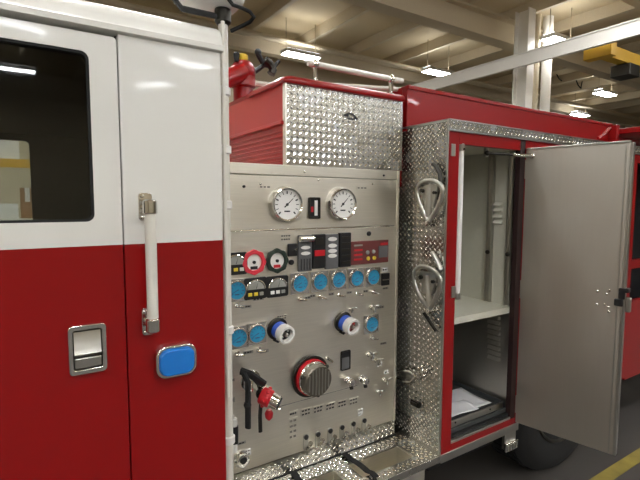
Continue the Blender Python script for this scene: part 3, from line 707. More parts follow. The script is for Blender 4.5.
# dark slot and two chrome knobs
c = at(345, 360)
sl = MB().ring(rrect(0.058, 0.098, 0.008), rrect(0.046, 0.086, 0.006), c, OUT, 0.006).build('slot_frame', 'dark_metal', TK, bevel=0.001, label='dark upright slot in the panel')
MB().prism(rrect(0.048, 0.088, 0.006), c, OUT, 0.002).build('slot_face', 'grey_plastic', sl)
MB().box(c.x-0.022, c.x+0.022, YS-0.004, YS-0.002, c.z+0.015, c.z+0.042).build('slot_flap', 'black_plastic', sl)
for x, y in ((347, 380), (361, 378.5)):
    c = at(x, y)
    g = MB().lathe([(0.018, 0), (0.018, 0.008), (0.010, 0.012), (0.010, 0.024), (0.019, 0.028), (0.021, 0.038), (0.015, 0.046), (0.004, 0.048)], c, OUT, 18).build('pull_knob', 'chrome', TK)
    MB().cyl(c+Vector((-0.034, -0.02, 0.012)), c+Vector((0.0, -0.02, 0.012)), 0.006, 8).build('side_arm', 'chrome', g)
    MB().lathe([(0.011, 0), (0.009, 0.02)], c+Vector((0.002, -0.028, -0.016)), (0, -0.3, -1), 10).build('drip_tube', 'dark_metal', g)
# --- large capped suction inlet
c = at(309.5, 375.5); ax = Vector((0.02, -1, -0.03)).normalized()
s_in = MB().ring(ngon(0.098, 40), ngon(0.070, 40), c, ax, 0.014).build('suction_inlet', 'dark_metal', TK, bevel=0.004, label='large round suction inlet with a ribbed grey cap')
MB().lathe([(0.084, 0.012), (0.084, 0.030), (0.078, 0.032)], c, ax, 36).build('red_band', 'red_plastic', s_in)
MB().lathe([(0.080, 0.030), (0.080, 0.040), (0.076, 0.044)], c, ax, 36).build('chrome_ring', 'chrome', s_in)
MB().lathe([(0.072, 0.040), (0.072, 0.072), (0.067, 0.078), (0.066, 0.078)], c, ax, 36).build('cap', 'cap_metal', s_in)
x_, y_, z_ = frame_of(ax)
for k in range(-3, 4):
    o = c+ax*0.078+x_*(0.017*k); hl = math.sqrt(max(0.0, 0.064**2-(0.017*k)**2))
    MB().cyl(o-y_*hl*0.95, o+y_*hl*0.95, 0.0035, 8).build('cap_rib', 'satin_metal', s_in)
for k in range(3):
    a = R(40+120*k); MB().ball(c+ax*0.052+x_*0.078*math.cos(a)+y_*0.078*math.sin(a), 0.010, 8).build('cap_lug', 'dark_metal', s_in)
MB().tube([at(326, 357)+Vector((0, -0.004, 0)), at(331, 361)+Vector((0, -0.01, 0))], 0.007, 8).build('clip', 'chrome', s_in)
# --- gated outlet with red collar, black levers
c = at(250, 380)
e1 = c+Vector((0.03, -0.05, -0.02)); e2 = pp(268, 398, 0.11); e3 = pp(282, 405, 0.15)
ax = (e3-e2).normalized()
gv = MB().lathe([(0.045, 0), (0.045, 0.008), (0.03, 0.014)], c, OUT, 20).tube([c, c+Vector((0.005, -0.03, 0)), c+Vector((0.02, -0.055, -0.012)), e1+Vector((0.01, -0.012, -0.01)), e2-ax*0.03], 0.026, 16).build('gated_outlet', 'chrome', TK, label='gated outlet with red collar and black levers')
MB().lathe([(0.030, -0.034), (0.036, -0.026), (0.037, 0.010), (0.033, 0.014)], e2, ax, 20).build('red_collar', 'red_plastic', gv)
x_, y_, z_ = frame_of(ax)
for k in range(6):
    a = R(60*k); MB().ball(e2+ax*(-0.008)+x_*0.036*math.cos(a)+y_*0.036*math.sin(a), 0.009, 8).build('collar_lug', 'red_plastic', gv)
MB().lathe([(0.031, 0.014), (0.031, 0.046), (0.028, 0.050)], e2, ax, 20).build('outlet_ring', 'chrome', gv)
MB().lathe([(0.0265, 0.0505), (0.0265, 0.054), (0.012, 0.056)], e2, ax, 20).build('outlet_plug', 'black_plastic', gv)
p0 = pp(241, 371, 0.05); p1 = pp(250, 374, 0.08); p2 = pp(264, 384, 0.08)
MB().tube([p0, p1, p2], 0.013, 8, 0.017).build('lever_yoke', 'black_plastic', gv)
MB().tube([pp(244, 374, 0.07), pp(248, 382, 0.09), pp(248, 402, 0.1), pp(248, 428, 0.1)], 0.010, 8, 0.014).lathe([(0.012, -0.012), (0.016, 0), (0.012, 0.012)], pp(247.5, 405, 0.1), (0, 0, 1), 12).build('lever_handle', 'black_rubber', gv)
MB().tube([pp(252, 381, 0.09), pp(251, 392, 0.10)], 0.007, 8).build('link_rod', 'chrome', gv)
MB().tube([pp(261, 402, 0.07), pp(260, 416, 0.07), pp(260.5, 432, 0.07)], 0.006, 8, 0.009).build('tag_strap', 'dark_metal', gv)
MB().lathe([(0.006, 0), (0.016, 0.012), (0.018, 0.03), (0.010, 0.045)], pp(269, 420, 0.08), (0, 0, 1), 14).build('drain_bulb', 'red_plastic', gv)
MB().tube([e2+Vector((0.02, 0, -0.035)), e2+Vector((0.045, -0.02, -0.05))], 0.008, 8).build('drip_lip', 'chrome', gv)
# --- lower left: rubber-gripped handle and round fitting
hx = pp(234.5, 436, 0.05)
lh_ = MB().cyl(pp(234.5, 419, 0.05), pp(234.5, 452, 0.05), 0.012, 12).build('panel_pull', 'white_plastic', TK)
MB().cyl(pp(234.5, 426, 0.05), pp(234.5, 443, 0.05), 0.0155, 14).build('grip', 'black_rubber', lh_)
for y_ in (419.5, 451): MB().cyl(pp(234.5, y_, 0.05), Vector((pp(234.5, y_, 0.05).x, YS, pp(234.5, y_, 0.05).z)), 0.010, 10).build('mount', 'white_plastic', lh_)
c = at(240, 456.5)
rf = MB().lathe([(0.030, 0), (0.030, 0.008), (0.022, 0.010), (0.022, 0.024), (0.026, 0.026), (0.026, 0.036)], c, OUT, 18).build('test_port', 'chrome', TK, label='round chrome test port at the lower left')
MB().lathe([(0.015, 0.0355), (0.015, 0.0375)], c, OUT, 14).build('port_hole', 'ink_black', rf)
MB().tube([c+Vector((-0.03, -0.02, -0.02)), c+Vector((0, -0.03, -0.034)), c+Vector((0.03, -0.02, -0.02))], 0.006, 8).build('keeper', 'satin_metal', rf)
strip_label(247.5, 452, 0.03, 0.03, 2, 'dial_white', 'ink_grey', 2); strip_label(240, 443, 0.05, 0.012, 3); strip_label(231, 400, 0.03, 0.02, 2); strip_label(231, 380, 0.03, 0.012, 2)
# --- row of drain controls with their plates
strip_label(293, 413, 0.045, 0.022, 3, 'stainless', 'ink_black', 1)
for k, (x, y) in enumerate(((306, 411.5), (318, 408.8), (330, 406), (342, 403.3), (353.5, 400.8))):
    strip_label(x, y, 0.058, 0.034, 3, 'stainless', 'ink_black', 2)
strip_label(293, 428, 0.045, 0.10, 2, 'stainless', 'ink_grey', 4)
dk = MB().prism(rrect(0.026, 0.075, 0.010), (0, 0, -0.028), OUT, 0.004).mesh('drain_control', 'satin_metal')
dk2 = MB().cyl((0, -0.004, -0.045), (0, -0.034, -0.012), 0.008, 10).cyl((0, -0.034, -0.012), (0, -0.040, -0.002), 0.011, 10).mesh('stem', 'chrome')
dk3 = MB().lathe([(0.011, 0.004), (0.012, 0.010), (0.008, 0.012)], (0, 0, -0.002), OUT, 12).mesh('dark_socket', 'ink_black')
for x, y in ((305.3, 436), (317.2, 433.2), (329.5, 429.8), (341.3, 426.4), (352.6, 422.8), (363.5, 419.6)):
    c = at(x, y); g = inst(dk, 'drain_control', TK, c); inst(dk2, 'stem', g, c+Vector((0.004, 0, -0.014))); inst(dk3, 'dark_socket', g, c)
strip_label(360, 412, 0.03, 0.035, 2, 'dial_white', 'ink_grey', 2)

# ================================================================== BODY
ZBT = 2.078                      # top of the tread plate trim
ZBB = 0.43
RZ = 0.462                       # running board top
BXE = 6.2                        # rear end of the body
OX0, OX1, CXR = 1.742, 2.222, 2.25          # compartment opening
OZ0, OZ1 = 0.548, 1.972
# front bulkhead (tread plate) facing the cab
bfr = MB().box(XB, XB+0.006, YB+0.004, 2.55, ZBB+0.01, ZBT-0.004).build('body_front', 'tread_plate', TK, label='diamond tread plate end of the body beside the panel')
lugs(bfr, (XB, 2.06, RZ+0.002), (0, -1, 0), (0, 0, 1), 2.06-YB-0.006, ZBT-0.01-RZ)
MB().box(XB-0.004, XB+0.004, YB, YB+0.008, ZBB+0.01, ZBT).build('corner_bead', 'satin_metal', TK)
# thin bright edging along the bulkhead top
MB().box(XB-0.005, XB+0.006, YB, YP+0.06, ZBT-0.006, ZBT+0.004).build('bulkhead_edging', 'satin_metal', TK)
# trim band along the body top, and its ledge
trim_h = 0.044
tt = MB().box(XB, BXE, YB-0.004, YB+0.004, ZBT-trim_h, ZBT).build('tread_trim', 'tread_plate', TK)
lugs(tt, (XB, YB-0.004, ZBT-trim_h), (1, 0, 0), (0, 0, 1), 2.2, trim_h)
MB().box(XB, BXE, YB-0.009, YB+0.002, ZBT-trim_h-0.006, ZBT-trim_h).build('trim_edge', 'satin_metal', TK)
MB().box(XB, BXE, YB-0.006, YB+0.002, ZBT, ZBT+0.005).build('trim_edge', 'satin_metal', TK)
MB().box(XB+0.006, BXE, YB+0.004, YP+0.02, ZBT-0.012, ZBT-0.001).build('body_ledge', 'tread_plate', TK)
# red upper wall set back on the ledge
fz1 = 2.283; fx1 = 3.76
MB().box(1.661, fx1, YP, YP+0.04, ZBT-0.02, fz1).build('hosebed_wall', 'red_paint', TK, bevel=0.006)
MB().box(1.661, 1.69, YP+0.04, 3.6, ZBT-0.3, fz1).build('hosebed_wall', 'red_paint', TK)
MB().box(1.661, fx1, YP-0.008, YP+0.05, fz1-0.016, fz1+0.006).build('hosebed_rail', 'red_paint', TK, bevel=0.005)
MB().box(fx1, BXE, YP+0.02, YP+0.06, ZBT-0.02, fz1-0.02).build('hosebed_wall', 'red_paint', TK, bevel=0.004)
MB().box(fx1, BXE, YP-0.25, YP+0.03, fz1-0.075, fz1-0.035).build('step_rail', 'red_paint', TK, bevel=0.006)
MB().box(fx1-0.05, fx1-0.01, YP-0.06, YP, ZBT, fz1-0.01).build('hosebed_post', 'red_paint', TK, bevel=0.004)
MB().tube([hit(598, 138, 1, YB+0.12), hit(603, 135, 1, YB+0.12), hit(610, 128, 1, YB+0.14)], 0.010, 8).build('hook_rail', 'red_paint', TK)
MB().box(1.70, BXE, YP+0.04, 3.9, 2.03, 2.05).build('hosebed_floor', 'dark_interior', TK)
MB().box(1.70, BXE, 3.86, 3.9, 0.5, fz1).build('body_side', 'red_paint', TK)
# red side frame round the opening
FY0, FY1 = YB, YB+0.03
MB().box(XB+0.006, OX0, FY0, FY1, ZBB+0.02, ZBT-trim_h-0.006).build('frame_stile', 'red_paint', TK, bevel=0.002)
MB().box(OX0, OX1, FY0, FY1, OZ1, ZBT-trim_h-0.006).build('frame_header', 'red_paint', TK, bevel=0.002)
MB().box(OX0, OX1+0.043, FY0, FY1, ZBB+0.032, ZBB+0.068).build('frame_sill', 'red_paint', TK, bevel=0.002)
MB().box(OX0, OX1, FY0-0.002, FY1, ZBB+0.068, ZBB+0.082).build('sill_edge', 'satin_metal', TK, bevel=0.002)
MB().box(OX0, OX1+0.05, FY0+0.014, FY1+0.02, ZBB+0.082, OZ0-0.021).build('sill_gap_shade', 'black_rubber', TK)  # black strip standing in for the shaded gap above the sill
MB().box(XB+0.004, 2.30, FY0-0.004, FY1, ZBB-0.012, ZBB+0.032).build('rub_rail', 'satin_metal', TK, bevel=0.003)
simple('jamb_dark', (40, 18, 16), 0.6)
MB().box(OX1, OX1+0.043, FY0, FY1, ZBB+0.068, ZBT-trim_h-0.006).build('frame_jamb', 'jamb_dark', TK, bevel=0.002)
MB().box(OX1+0.043, 2.285, FY0, FY1, ZBB+0.02, ZBT-trim_h-0.006).build('side_panel', 'red_paint', TK)
# wheel arch panel and the next compartment, mostly behind the open door
MB().box(3.315, 3.50, FY0, FY1, ZBB+0.02, 1.13).build('side_panel', 'red_paint', TK)
MB().box(2.285, 3.50, FY0, FY1, 1.13, ZBT-trim_h-0.006).build('side_panel', 'red_paint', TK)
for k in range(8):
    a0, a1 = R(180-22.5*k), R(180-22.5*(k+1)); cx, cz, rr = 2.80, 0.62, 0.515
    p = [(cx+rr*math.cos(a0), cz+rr*math.sin(a0)), (cx+rr*math.cos(a1), cz+rr*math.sin(a1))]
    MB().add([(p[0][0], FY0, p[0][1]), (p[1][0], FY0, p[1][1]), (p[1][0], FY0, 1.135), (p[0][0], FY0, 1.135), (p[0][0], FY1, p[0][1]), (p[1][0], FY1, p[1][1]), (p[1][0], FY1, 1.135), (p[0][0], FY1, 1.135)],
             [(0, 1, 2, 3), (4, 7, 6, 5), (0, 4, 5, 1), (3, 2, 6, 7), (0, 3, 7, 4), (1, 5, 6, 2)]).build('arch_panel', 'red_paint', TK)
MB().box(3.50, 3.56, FY0, FY1, ZBB+0.02, ZBT-trim_h-0.006).build('frame_stile', 'red_paint', TK)
MB().box(3.56, 5.2, FY0, FY1, 1.97, ZBT-trim_h-0.006).build('frame_header', 'red_paint', TK)
z1 = hit(636, 264, 1, YB).z
MB().box(3.56, 5.2, FY0, FY1, z1-0.03, z1+0.03).build('frame_rail', 'red_paint', TK)
z2 = hit(636, 300, 1, YB).z; z3 = hit(636, 375, 1, YB).z
MB().box(3.56, 5.2, FY0, FY1, z3, z2).build('side_panel', 'red_paint', TK)
MB().box(5.2, BXE, FY0, FY1, ZBB+0.02, ZBT-trim_h-0.006).build('side_panel', 'red_paint', TK)
MB().box(3.5, 5.3, 2.0, 2.02, z3, 2.0).build('compartment_back', 'dark_interior', TK)
for x_ in (3.54, 5.2): MB().box(x_, x_+0.015, FY1, 2.0, z3, 1.99).build('compartment_side', 'dark_interior', TK)
MB().box(3.5, 5.3, FY1, 2.0, z3, z3+0.015).build('compartment_floor', 'dark_interior', TK)
MB().box(BXE-0.03, BXE, FY1, 3.86, ZBB+0.02, fz1-0.02).build('body_end', 'red_paint', TK)
MB().box(2.27, 3.5, 2.05, 2.07, 0.4, 1.5).box(2.27, 3.5, FY1, 2.05, 1.14, 1.16).build('wheel_well', 'dark_interior', TK)
# --- compartment interior
CY0, CY1 = FY1, 1.96
shz = hit(456, 317, 1, 1.52).z
MB().box(CXR, CXR+0.012, CY0, CY1, shz, OZ1+0.02).build('compartment_side', 'locker_aluminium', TK)
MB().box(CXR, CXR+0.012, CY0, CY1, OZ0-0.02, shz-0.001).build('compartment_side', 'brushed_aluminium', TK)
MB().box(OX0-0.04, OX0-0.03, CY0, CY1, OZ0, OZ1+0.02).build('compartment_side', 'dark_tray', TK)  # left wall coloured dark to deepen the shade inside
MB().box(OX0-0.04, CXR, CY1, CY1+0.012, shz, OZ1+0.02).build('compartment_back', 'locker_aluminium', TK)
MB().box(OX0-0.04, CXR, CY1, CY1+0.012, OZ0-0.02, shz-0.001).build('compartment_back', 'dark_tray', TK)  # lower back wall darkened in colour for the shade below the shelf
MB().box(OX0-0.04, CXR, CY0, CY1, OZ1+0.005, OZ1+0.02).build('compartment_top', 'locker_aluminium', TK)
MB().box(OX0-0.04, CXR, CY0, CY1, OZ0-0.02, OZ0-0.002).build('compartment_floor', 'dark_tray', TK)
shz = hit(456, 317, 1, 1.52).z
sh = MB().box(OX0-0.03, CXR, 1.515, CY1, shz-0.004, shz).build('shelf', 'locker_aluminium', TK, label='light aluminium shelf inside the compartment')
MB().box(OX0-0.03, CXR, 1.512, 1.518, shz-0.034, shz).build('shelf_lip', 'locker_aluminium', sh)
MB().box(OX0-0.03, CXR, CY1-0.005, CY1-0.001, shz, shz+0.03).build('shelf_upstand', 'locker_aluminium', sh)
for yy in (1.665, 1.535):
    tr_ = MB().box(CXR-0.020, CXR, yy-0.018, yy-0.013, shz+0.002, OZ1).box(CXR-0.020, CXR, yy+0.013, yy+0.018, shz+0.002, OZ1).box(CXR-0.003, CXR, yy-0.018, yy+0.018, shz+0.002, OZ1).build('shelf_track', 'satin_metal', TK)
    MB().lathe([(0.012, 0), (0.012, 0.01), (0.008, 0.014)], (CXR-0.020, yy, hit(483, 251, 0, CXR).z), (-1, 0, 0), 12).build('track_bolt', 'dark_metal', tr_)
# louvres on the compartment's side wall
def louvres(x, y0, y1, n_, yw, lm_):
    for k in range(n_):
        yy = y0+(y1-y0)*k/(n_-1); c = hit(x, yy, 0, CXR)
        MB().add([(CXR, c.y-yw, c.z-0.008), (CXR, c.y+yw, c.z-0.008), (CXR, c.y+yw, c.z+0.010), (CXR, c.y-yw, c.z+0.010), (CXR-0.013, c.y-yw*0.9, c.z-0.008), (CXR-0.013, c.y+yw*0.9, c.z-0.008)],
                 [(0, 4, 5, 1), (3, 2, 5, 4), (0, 3, 4), (1, 5, 2)]).build('louvre', lm_, TK)
louvres(497, 204, 222, 4, 0.036, 'locker_aluminium'); louvres(494, 317, 358, 9, 0.042, 'brushed_aluminium')
# pull-out tray with papers on it
tz = OZ0+0.012
tray = MB().box(OX0, CXR-0.03, 1.53, 1.93, OZ0+0.0005, tz).build('slide_tray', 'dark_tray', TK, label='dark slide-out tray at the compartment bottom')
MB().box(OX0, CXR-0.03, 1.520, 1.53, OZ0+0.0005, tz+0.022).build('tray_front', 'satin_metal', tray, bevel=0.002)
MB().box(CXR-0.03, CXR-0.022, 1.520, 1.93, OZ0+0.0005, tz+0.022).build('tray_side', 'dark_tray', tray)
for xx in (1.82, 2.1): MB().lathe([(0.005, 0), (0.005, 0.003)], (xx, 1.520, tz+0.010), OUT, 8).build('screw', 'dark_metal', tray)
def sheet(z, quad, amp, ph, label):
    m_ = MB(); n_ = 10; vs = []; fs = []
    for i in range(n_+1):
        for j in range(n_+1):
            u, v = i/n_, j/n_
            p = (quad[0]*(1-u)*(1-v)+quad[1]*u*(1-v)+quad[2]*u*v+quad[3]*(1-u)*v)
            vs.append((p.x, p.y, z+amp*(1+math.sin(u*7+ph)*math.cos(v*5+ph*2))*0.5*(0.3+0.7*v)))
    for i in range(n_):
        for j in range(n_): fs.append((i*(n_+1)+j, (i+1)*(n_+1)+j, (i+1)*(n_+1)+j+1, i*(n_+1)+j+1))
    ob = m_.add(vs, fs).build('paper_sheet', 'paper', None, sharp=80)
    md = ob.modifiers.new('thickness', 'SOLIDIFY'); md.thickness = 0.0012; md.offset = 1
    return tag(ob, label, 'paper', 'papers on the tray')
Q = lambda x, y: hit(x, y, 2, tz)
sheet(tz+0.0005, [Vector((1.80, 1.60, 0)), Vector((2.19, 1.575, 0)), Vector((2.20, 1.80, 0)), Vector((1.84, 1.86, 0))], 0.012, 0.4, 'large white paper sheet lying flat on the dark compartment tray')
sheet(tz+0.016, [Vector((1.80, 1.560, 0)), Vector((2.04, 1.545, 0)), Vector((2.05, 1.66, 0)), Vector((1.82, 1.69, 0))], 0.02, 1.7, 'smaller crumpled white paper at the tray front')
# white tube lamp up the left jamb, with its end caps
tx = pb(459.5, 200, -0.012).x; ztp = pb(459, 147, -0.02).z; zbt = pb(459, 298, -0.02).z
tl = MB().cyl((tx, YB+0.012, zbt), (tx, YB+0.012, ztp), 0.0155, 16).build('tube_light', 'white_plastic', TK, label='white tube lamp along the left edge of the opening')
for z in (ztp-0.02, zbt): MB().lathe([(0.017, 0), (0.018, 0.004), (0.018, 0.03), (0.012, 0.036)], (tx, YB+0.012, z), (0, 0, 1), 14).build('end_cap', 'satin_metal', tl)
MB().lathe([(0.006, 0), (0.006, 0.003)], (tx, YB-0.006, ztp-0.012), OUT, 8).build('screw', 'dark_metal', tl)
for y_ in (150, 292):
    c = pb(452.5, y_); MB().box(c.x-0.012, c.x+0.016, YB-0.006, YB, c.z-0.028, c.z+0.028).build('strike_plate', 'satin_metal', TK, bevel=0.002)
# --- open compartment door
HXd, HYd, AD, WD = 2.262, YB-0.008, R(78), 0.468
dzb, dzt = 0.475, 1.975
Md = Matrix.Translation((HXd, HYd, 0)) @ Matrix.Rotation(-AD, 4, 'Z')    # local x along the door from its hinge, local y towards the rear
dr = MB().box(0, WD, -0.001, 0.006, dzb, dzt).box(0, WD, 0.006, 0.024, dzb, dzb+0.02).box(0, WD, 0.006, 0.024, dzt-0.02, dzt).xf(Md).build('compartment_door', 'brushed_aluminium', TK, label='open compartment door with a brushed aluminium inner face')
MB().box(0.03, WD, 0.024, 0.030, dzb-0.004, dzt+0.004).xf(Md).build('door_skin', 'red_paint', dr, label='red outer skin of the open door')
MB().box(WD, WD+0.014, -0.004, 0.026, dzb, dzt).xf(Md).build('door_edge', 'satin_metal', dr, bevel=0.003)
MB().box(WD-0.02, WD-0.014, -0.0025, -0.0005, dzb+0.01, dzt-0.01).xf(Md).build('door_edge_line', 'satin_metal', dr)
MB().box(0, WD, -0.006, 0.024, dzt, dzt+0.010).xf(Md).build('door_top_edge', 'satin_metal', dr, bevel=0.002)
for k in range(3):
    z = dzb+0.1+(dzt-dzb-0.2)*k/2
    MB().cyl(Md @ Vector((-0.006, 0.012, z-0.05)), Md @ Vector((-0.006, 0.012, z+0.05)), 0.007, 8).build('hinge', 'satin_metal', dr)
lz = hit(620, 303, 1, 1.0).z
MB().box(WD-0.012, WD+0.030, -0.016, 0.030, lz+0.045, lz+0.065).box(WD-0.028, WD+0.008, -0.014, -0.001, lz-0.022, lz+0.012).box(WD-0.012, WD+0.014, -0.014, -0.001, lz+0.012, lz+0.05).xf(Md).build('latch', 'black_plastic', dr, bevel=0.004, label='black door latch at the free edge')
MB().box(WD+0.014, WD+0.036, 0.006, 0.03, lz-0.05, lz+0.02).xf(Md).build('latch_bolt', 'satin_metal', dr, bevel=0.004)
for u, v in ((-0.10, 0.035), (-0.10, -0.03), (-0.062, 0.028), (-0.066, -0.026), (-0.055, -0.034), (-0.05, 0.045), (-0.05, -0.058)):
    MB().lathe([(0.0055, 0), (0.0055, 0.003), (0.003, 0.005)], Md @ Vector((WD+u, -0.001, lz+v)), Md.to_3x3() @ Vector((0, -1, 0)), 8).build('latch_screw', 'chrome', dr)
# door stay from the header to the door
s0 = hit(487, 153, 1, YB+0.03); s1 = Md @ Vector((0.035, -0.012, hit(531, 156, 1, 1.43).z)); sm = s0.lerp(s1, 0.55)
st = MB().cyl(s0, sm, 0.006, 10).ball(s0, 0.014, 10).build('door_stay', 'dark_metal', TK)
MB().cyl(sm, s1, 0.0095, 12).ball(s1, 0.014, 10).build('stay_rod', 'chrome', st)
MB().cbox(s0+Vector((0, 0.006, 0.006)), 0.02, 0.014, 0.05).build('stay_bracket', 'satin_metal', st)
# bracket hanging under the rub rail
c = pb(512, 440)
ub = MB().box(c.x-0.05, c.x+0.05, YB+0.01, YB+0.03, c.z-0.05, ZBB-0.012).build('under_bracket', 'satin_metal', TK, bevel=0.003)
MB().box(c.x-0.055, c.x+0.055, YB-0.004, YB+0.012, c.z-0.06, c.z-0.01).build('clearance_lamp', 'chrome', ub, bevel=0.004)
for k in range(4): MB().box(c.x-0.045+0.024*k, c.x-0.033+0.024*k, YB-0.008, YB-0.004, c.z-0.05, c.z-0.02).build('lamp_fin', 'satin_metal', ub)

# --- tools and grips on the tread plate bulkhead
def wrench_set(pts, stem, hook, label, tail=False):
    """pts: arch outline in photo pixels on the bulkhead; a looped spanner pair hung on a pad"""
    P = [pf(x, y, 0.030) for x, y in pts]
    base = pf(stem[0], stem[1]); t = thing('spanner_set', Vector((XB, base.y, min(p.z for p in P))), label, 'wrench', 'spanner sets on the tread plate')
    sm_ = []
    n_ = len(P)
    for i in range(n_-1):
        p0, p1, p2, p3 = P[max(i-1, 0)], P[i], P[i+1], P[min(i+2, n_-1)]
        for k in range(4):
            u = k/4; sm_.append(0.5*((2*p1)+(p2-p0)*u+(2*p0-5*p1+4*p2-p3)*u*u+(3*p1-p0-3*p2+p3)*u**3))
    sm_.append(P[-1])
    MB().tube(sm_, 0.0085, 10, 0.012).build('handle_loop', 'satin_metal', t, sharp=60)
    ce = pf((stem[0]+pts[len(pts)//2][0])/2, stem[1]-24, 0.0)
    MB().prism([(-0.055, 0.06), (0.055, 0.06), (0.03, -0.05), (-0.03, -0.05)], (XB-0.0035, ce.y, ce.z), (-1, 0, 0), 0.016).build('holder_pad', 'satin_metal', t, bevel=0.004)
    a = Vector((XB-0.02, ce.y, ce.z+0.045)); b = pf(stem[0], stem[1], 0.026)
    MB().tube([a, a.lerp(b, 0.5), b], 0.016, 10, 0.008).build('wrench_shank', 'satin_metal', t, sharp=60)
    MB().cyl((XB-0.016, ce.y-0.04, ce.z+0.02), (XB-0.032, ce.y-0.04, ce.z+0.02), 0.008, 10).build('spring_clip', 'dark_metal', t)
    MB().cyl((XB-0.016, ce.y+0.04, ce.z+0.03), (XB-0.032, ce.y+0.04, ce.z+0.03), 0.010, 10).build('spring_clip', 'dark_metal', t)
    MB().lathe([(0.018, 0), (0.018, 0.012), (0.012, 0.016), (0.012, 0.034), (0.006, 0.036)], (XB-0.0035, b.y, b.z-0.012), (-1, 0, 0), 6).build('hex_socket', 'chrome', t)
    if tail: MB().tube([pf(424, 313, 0.020), pf(430, 322, 0.02), pf(436, 331, 0.02)], 0.010, 8, 0.007).build('tail_jaw', 'dark_metal', t)
    H = [pf(x, y, 0.020) for x, y in hook]
    MB().tube(H, 0.013, 10, 0.009).build('hook_jaw', 'dark_metal' if len(hook) > 3 else 'satin_metal', t, sharp=60)
wrench_set([(427.5, 221), (421.5, 208), (417, 193), (419.5, 184.5), (427, 181), (435.5, 181.5), (441.5, 187), (441.5, 196), (437, 208), (429.5, 221)], (428, 221), [(441, 187), (440, 174), (436, 166), (433, 164)],
           'upper spanner set with a looped handle on the tread plate bulkhead')
wrench_set([(429, 308), (420, 297), (414, 281), (415, 271), (421.5, 266.5), (431, 269), (438.5, 276), (440.5, 283), (437, 295), (430.5, 308)], (429.5, 308), [(441, 270), (437, 260), (432, 252)],
           'lower spanner set with a looped handle on the tread plate bulkhead', tail=True)
# folding step loop, star knob and cleat below
P = [pf(397, 372, 0.02), pf(402, 370.5, 0.03), pf(410, 371.5, 0.035), pf(416, 376, 0.035), pf(411, 381.5, 0.035), pf(403, 381.5, 0.03), pf(397, 379, 0.02)]
MB().tube(P, 0.008, 10).build('folding_step_loop', 'chrome', TK, sharp=60)
MB().cbox(pf(408, 376, 0.008), 0.016, 0.06, 0.03).build('step_mount', 'satin_metal', TK, bevel=0.003)
c = pf(425.5, 370); kn = MB().lathe([(0.016, 0), (0.016, 0.02), (0.010, 0.03)], (XB, c.y, c.z), (-1, 0, 0), 12).build('star_knob', 'chrome', TK)
for k in range(5):
    a = R(90+72*k); MB().ball((XB-0.024, c.y+0.024*math.cos(a), c.z+0.024*math.sin(a)), 0.010, 10).build('knob_lobe', 'chrome', kn)
c = pf(417, 403); MB().cbox((XB-0.010, c.y, c.z), 0.02, 0.06, 0.03).cbox((XB-0.026, c.y, c.z+0.004), 0.012, 0.04, 0.014).build('cleat', 'dark_metal', TK, bevel=0.004)

# --- running board with two hose wells and straps
RZ = 0.462
rb = MB()
X0, X1 = XR-0.9, XB
wy0, wy1 = 1.538, 1.660
wells = ((0.62, 1.16), (1.235, 1.553))
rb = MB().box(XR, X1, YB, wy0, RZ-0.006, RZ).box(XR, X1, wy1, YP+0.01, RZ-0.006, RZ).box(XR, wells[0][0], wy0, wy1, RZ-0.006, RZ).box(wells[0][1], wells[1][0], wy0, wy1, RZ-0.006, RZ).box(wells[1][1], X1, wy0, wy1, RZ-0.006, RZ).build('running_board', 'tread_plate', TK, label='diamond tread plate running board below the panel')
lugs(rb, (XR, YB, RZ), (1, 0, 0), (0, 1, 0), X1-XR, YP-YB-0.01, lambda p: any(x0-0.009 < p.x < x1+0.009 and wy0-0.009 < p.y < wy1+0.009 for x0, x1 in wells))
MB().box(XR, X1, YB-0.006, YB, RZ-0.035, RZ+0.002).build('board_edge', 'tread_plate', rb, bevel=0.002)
MB().box(XR, X1-0.1, YB+0.004, YB+0.01, 0.25, RZ-0.006).build('board_skirt', 'stainless', rb)
for x0, x1 in wells:
    MB().box(x0, x0+0.004, wy0, wy1, RZ-0.15, RZ-0.006).box(x1-0.004, x1, wy0, wy1, RZ-0.15, RZ-0.006).box(x0, x1, wy0-0.004, wy0, RZ-0.15, RZ-0.006).box(x0, x1, wy1, wy1+0.004, RZ-0.15, RZ-0.006).box(x0, x1, wy0, wy1, RZ-0.155, RZ-0.15).build('hose_well', 'stainless', rb)
def strap(xc, dx):
    pts = []
    for k in range(9):
        u = k/8; pts.append((xc+dx*u, YP-0.012-(YP-0.012-YB-0.02)*u, RZ+0.006+0.016*math.sin(math.pi*u)-(0.012 if 0.2 < u < 0.8 else 0)))
    v = []; f_ = []
    hw_ = 0.015
    for p in pts: v += [(p[0]-hw_, p[1], p[2]), (p[0]+hw_, p[1], p[2]), (p[0]+hw_, p[1], p[2]+0.004), (p[0]-hw_, p[1], p[2]+0.004)]
    for i in range(8):
        for j in range(4): f_.append((4*i+j, 4*i+4+j, 4*i+4+(j+1) % 4, 4*i+(j+1) % 4))
    f_ += [(0, 1, 2, 3), (35, 34, 33, 32)]
    MB().add(v, f_).build('hose_strap', 'black_rubber', TK, sharp=50)
for s0_, s1_ in (((341, 452), (372, 474)), ((288, 467.5), (301, 484))):
    a = hit(s0_[0], s0_[1], 2, RZ+0.008); b_ = hit(s1_[0], s1_[1], 2, RZ+0.008)
    strap(a.x, (b_.x-a.x)*(YP-0.032-YB)/max(0.05, a.y-b_.y))

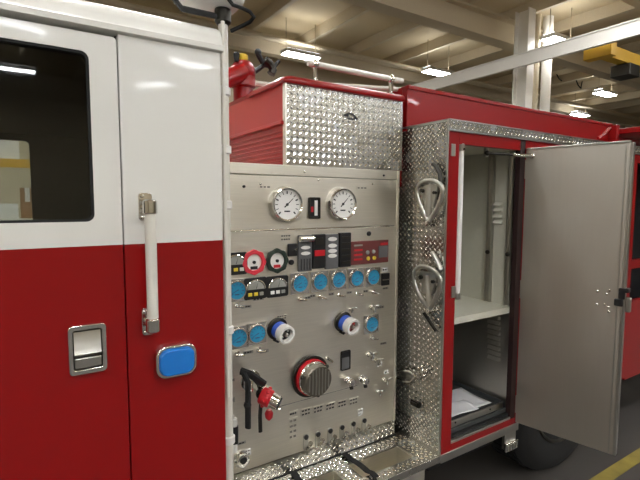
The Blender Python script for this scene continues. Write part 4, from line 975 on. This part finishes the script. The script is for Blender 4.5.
# --- unseen dark chassis, put in to block light below, and rear wheel
MB().box(-2.2, BXE-0.3, 2.25, 2.33, 0.38, 0.62).build('chassis_rail', 'black_rubber', TK)
MB().box(-2.2, BXE-0.3, 3.07, 3.15, 0.38, 0.62).build('chassis_rail', 'black_rubber', TK)
MB().box(XB+0.05, 2.25, 1.60, 3.8, 0.30, 0.42).build('under_tank', 'dark_interior', TK)
def wheel(xc, yc, r, lab):
    wd = 0.30
    ty = MB().lathe([(r*0.60, 0), (r*0.80, -0.012), (r*0.94, 0.012), (r, 0.05), (r, wd-0.05), (r*0.94, wd-0.012), (r*0.80, wd), (r*0.60, wd)], (xc, yc, r), (0, 1, 0), 48).build('tyre', 'tyre', TK, label=lab)
    MB().lathe([(r*0.62, 0.002), (r*0.60, -0.008), (r*0.56, 0.0), (r*0.50, 0.04), (r*0.3, 0.05), (r*0.3, -0.02), (r*0.22, -0.05), (r*0.05, -0.055)], (xc, yc, r), (0, 1, 0), 40).build('rim', 'dark_metal', ty)
    for k in range(10):
        a = 2*math.pi*k/10; MB().lathe([(0.017, 0), (0.015, 0.03), (0.006, 0.034)], (xc+r*0.40*math.cos(a), yc+0.045, r+r*0.40*math.sin(a)), OUT, 8).build('wheel_nut', 'chrome', ty)
    for k in range(40):
        a = 2*math.pi*k/40; d = Vector((math.cos(a), 0, math.sin(a))); t_ = Vector((-d.z, 0, d.x)); c = Vector((xc, yc+wd/2, r))+d*(r-0.004)
        v = [c+t_*sx*0.026+Vector((0, sy*wd*0.30, 0))+d*sz for sx in (-1, 1) for sy in (-1, 1) for sz in (0, 0.010)]
        MB().add(v, [(0, 1, 3, 2), (4, 6, 7, 5), (0, 4, 5, 1), (2, 3, 7, 6), (1, 5, 7, 3)]).build('tread_block', 'tyre', ty)
wheel(2.80, 1.50, 0.49, 'black rear tyre under the body')
wheel(-1.35, 1.56, 0.49, 'black front tyre under the cab')
MB().box(-2.2, -0.95, 1.60, 1.62, 0.45, 1.1).build('wheel_well', 'dark_interior', TK)
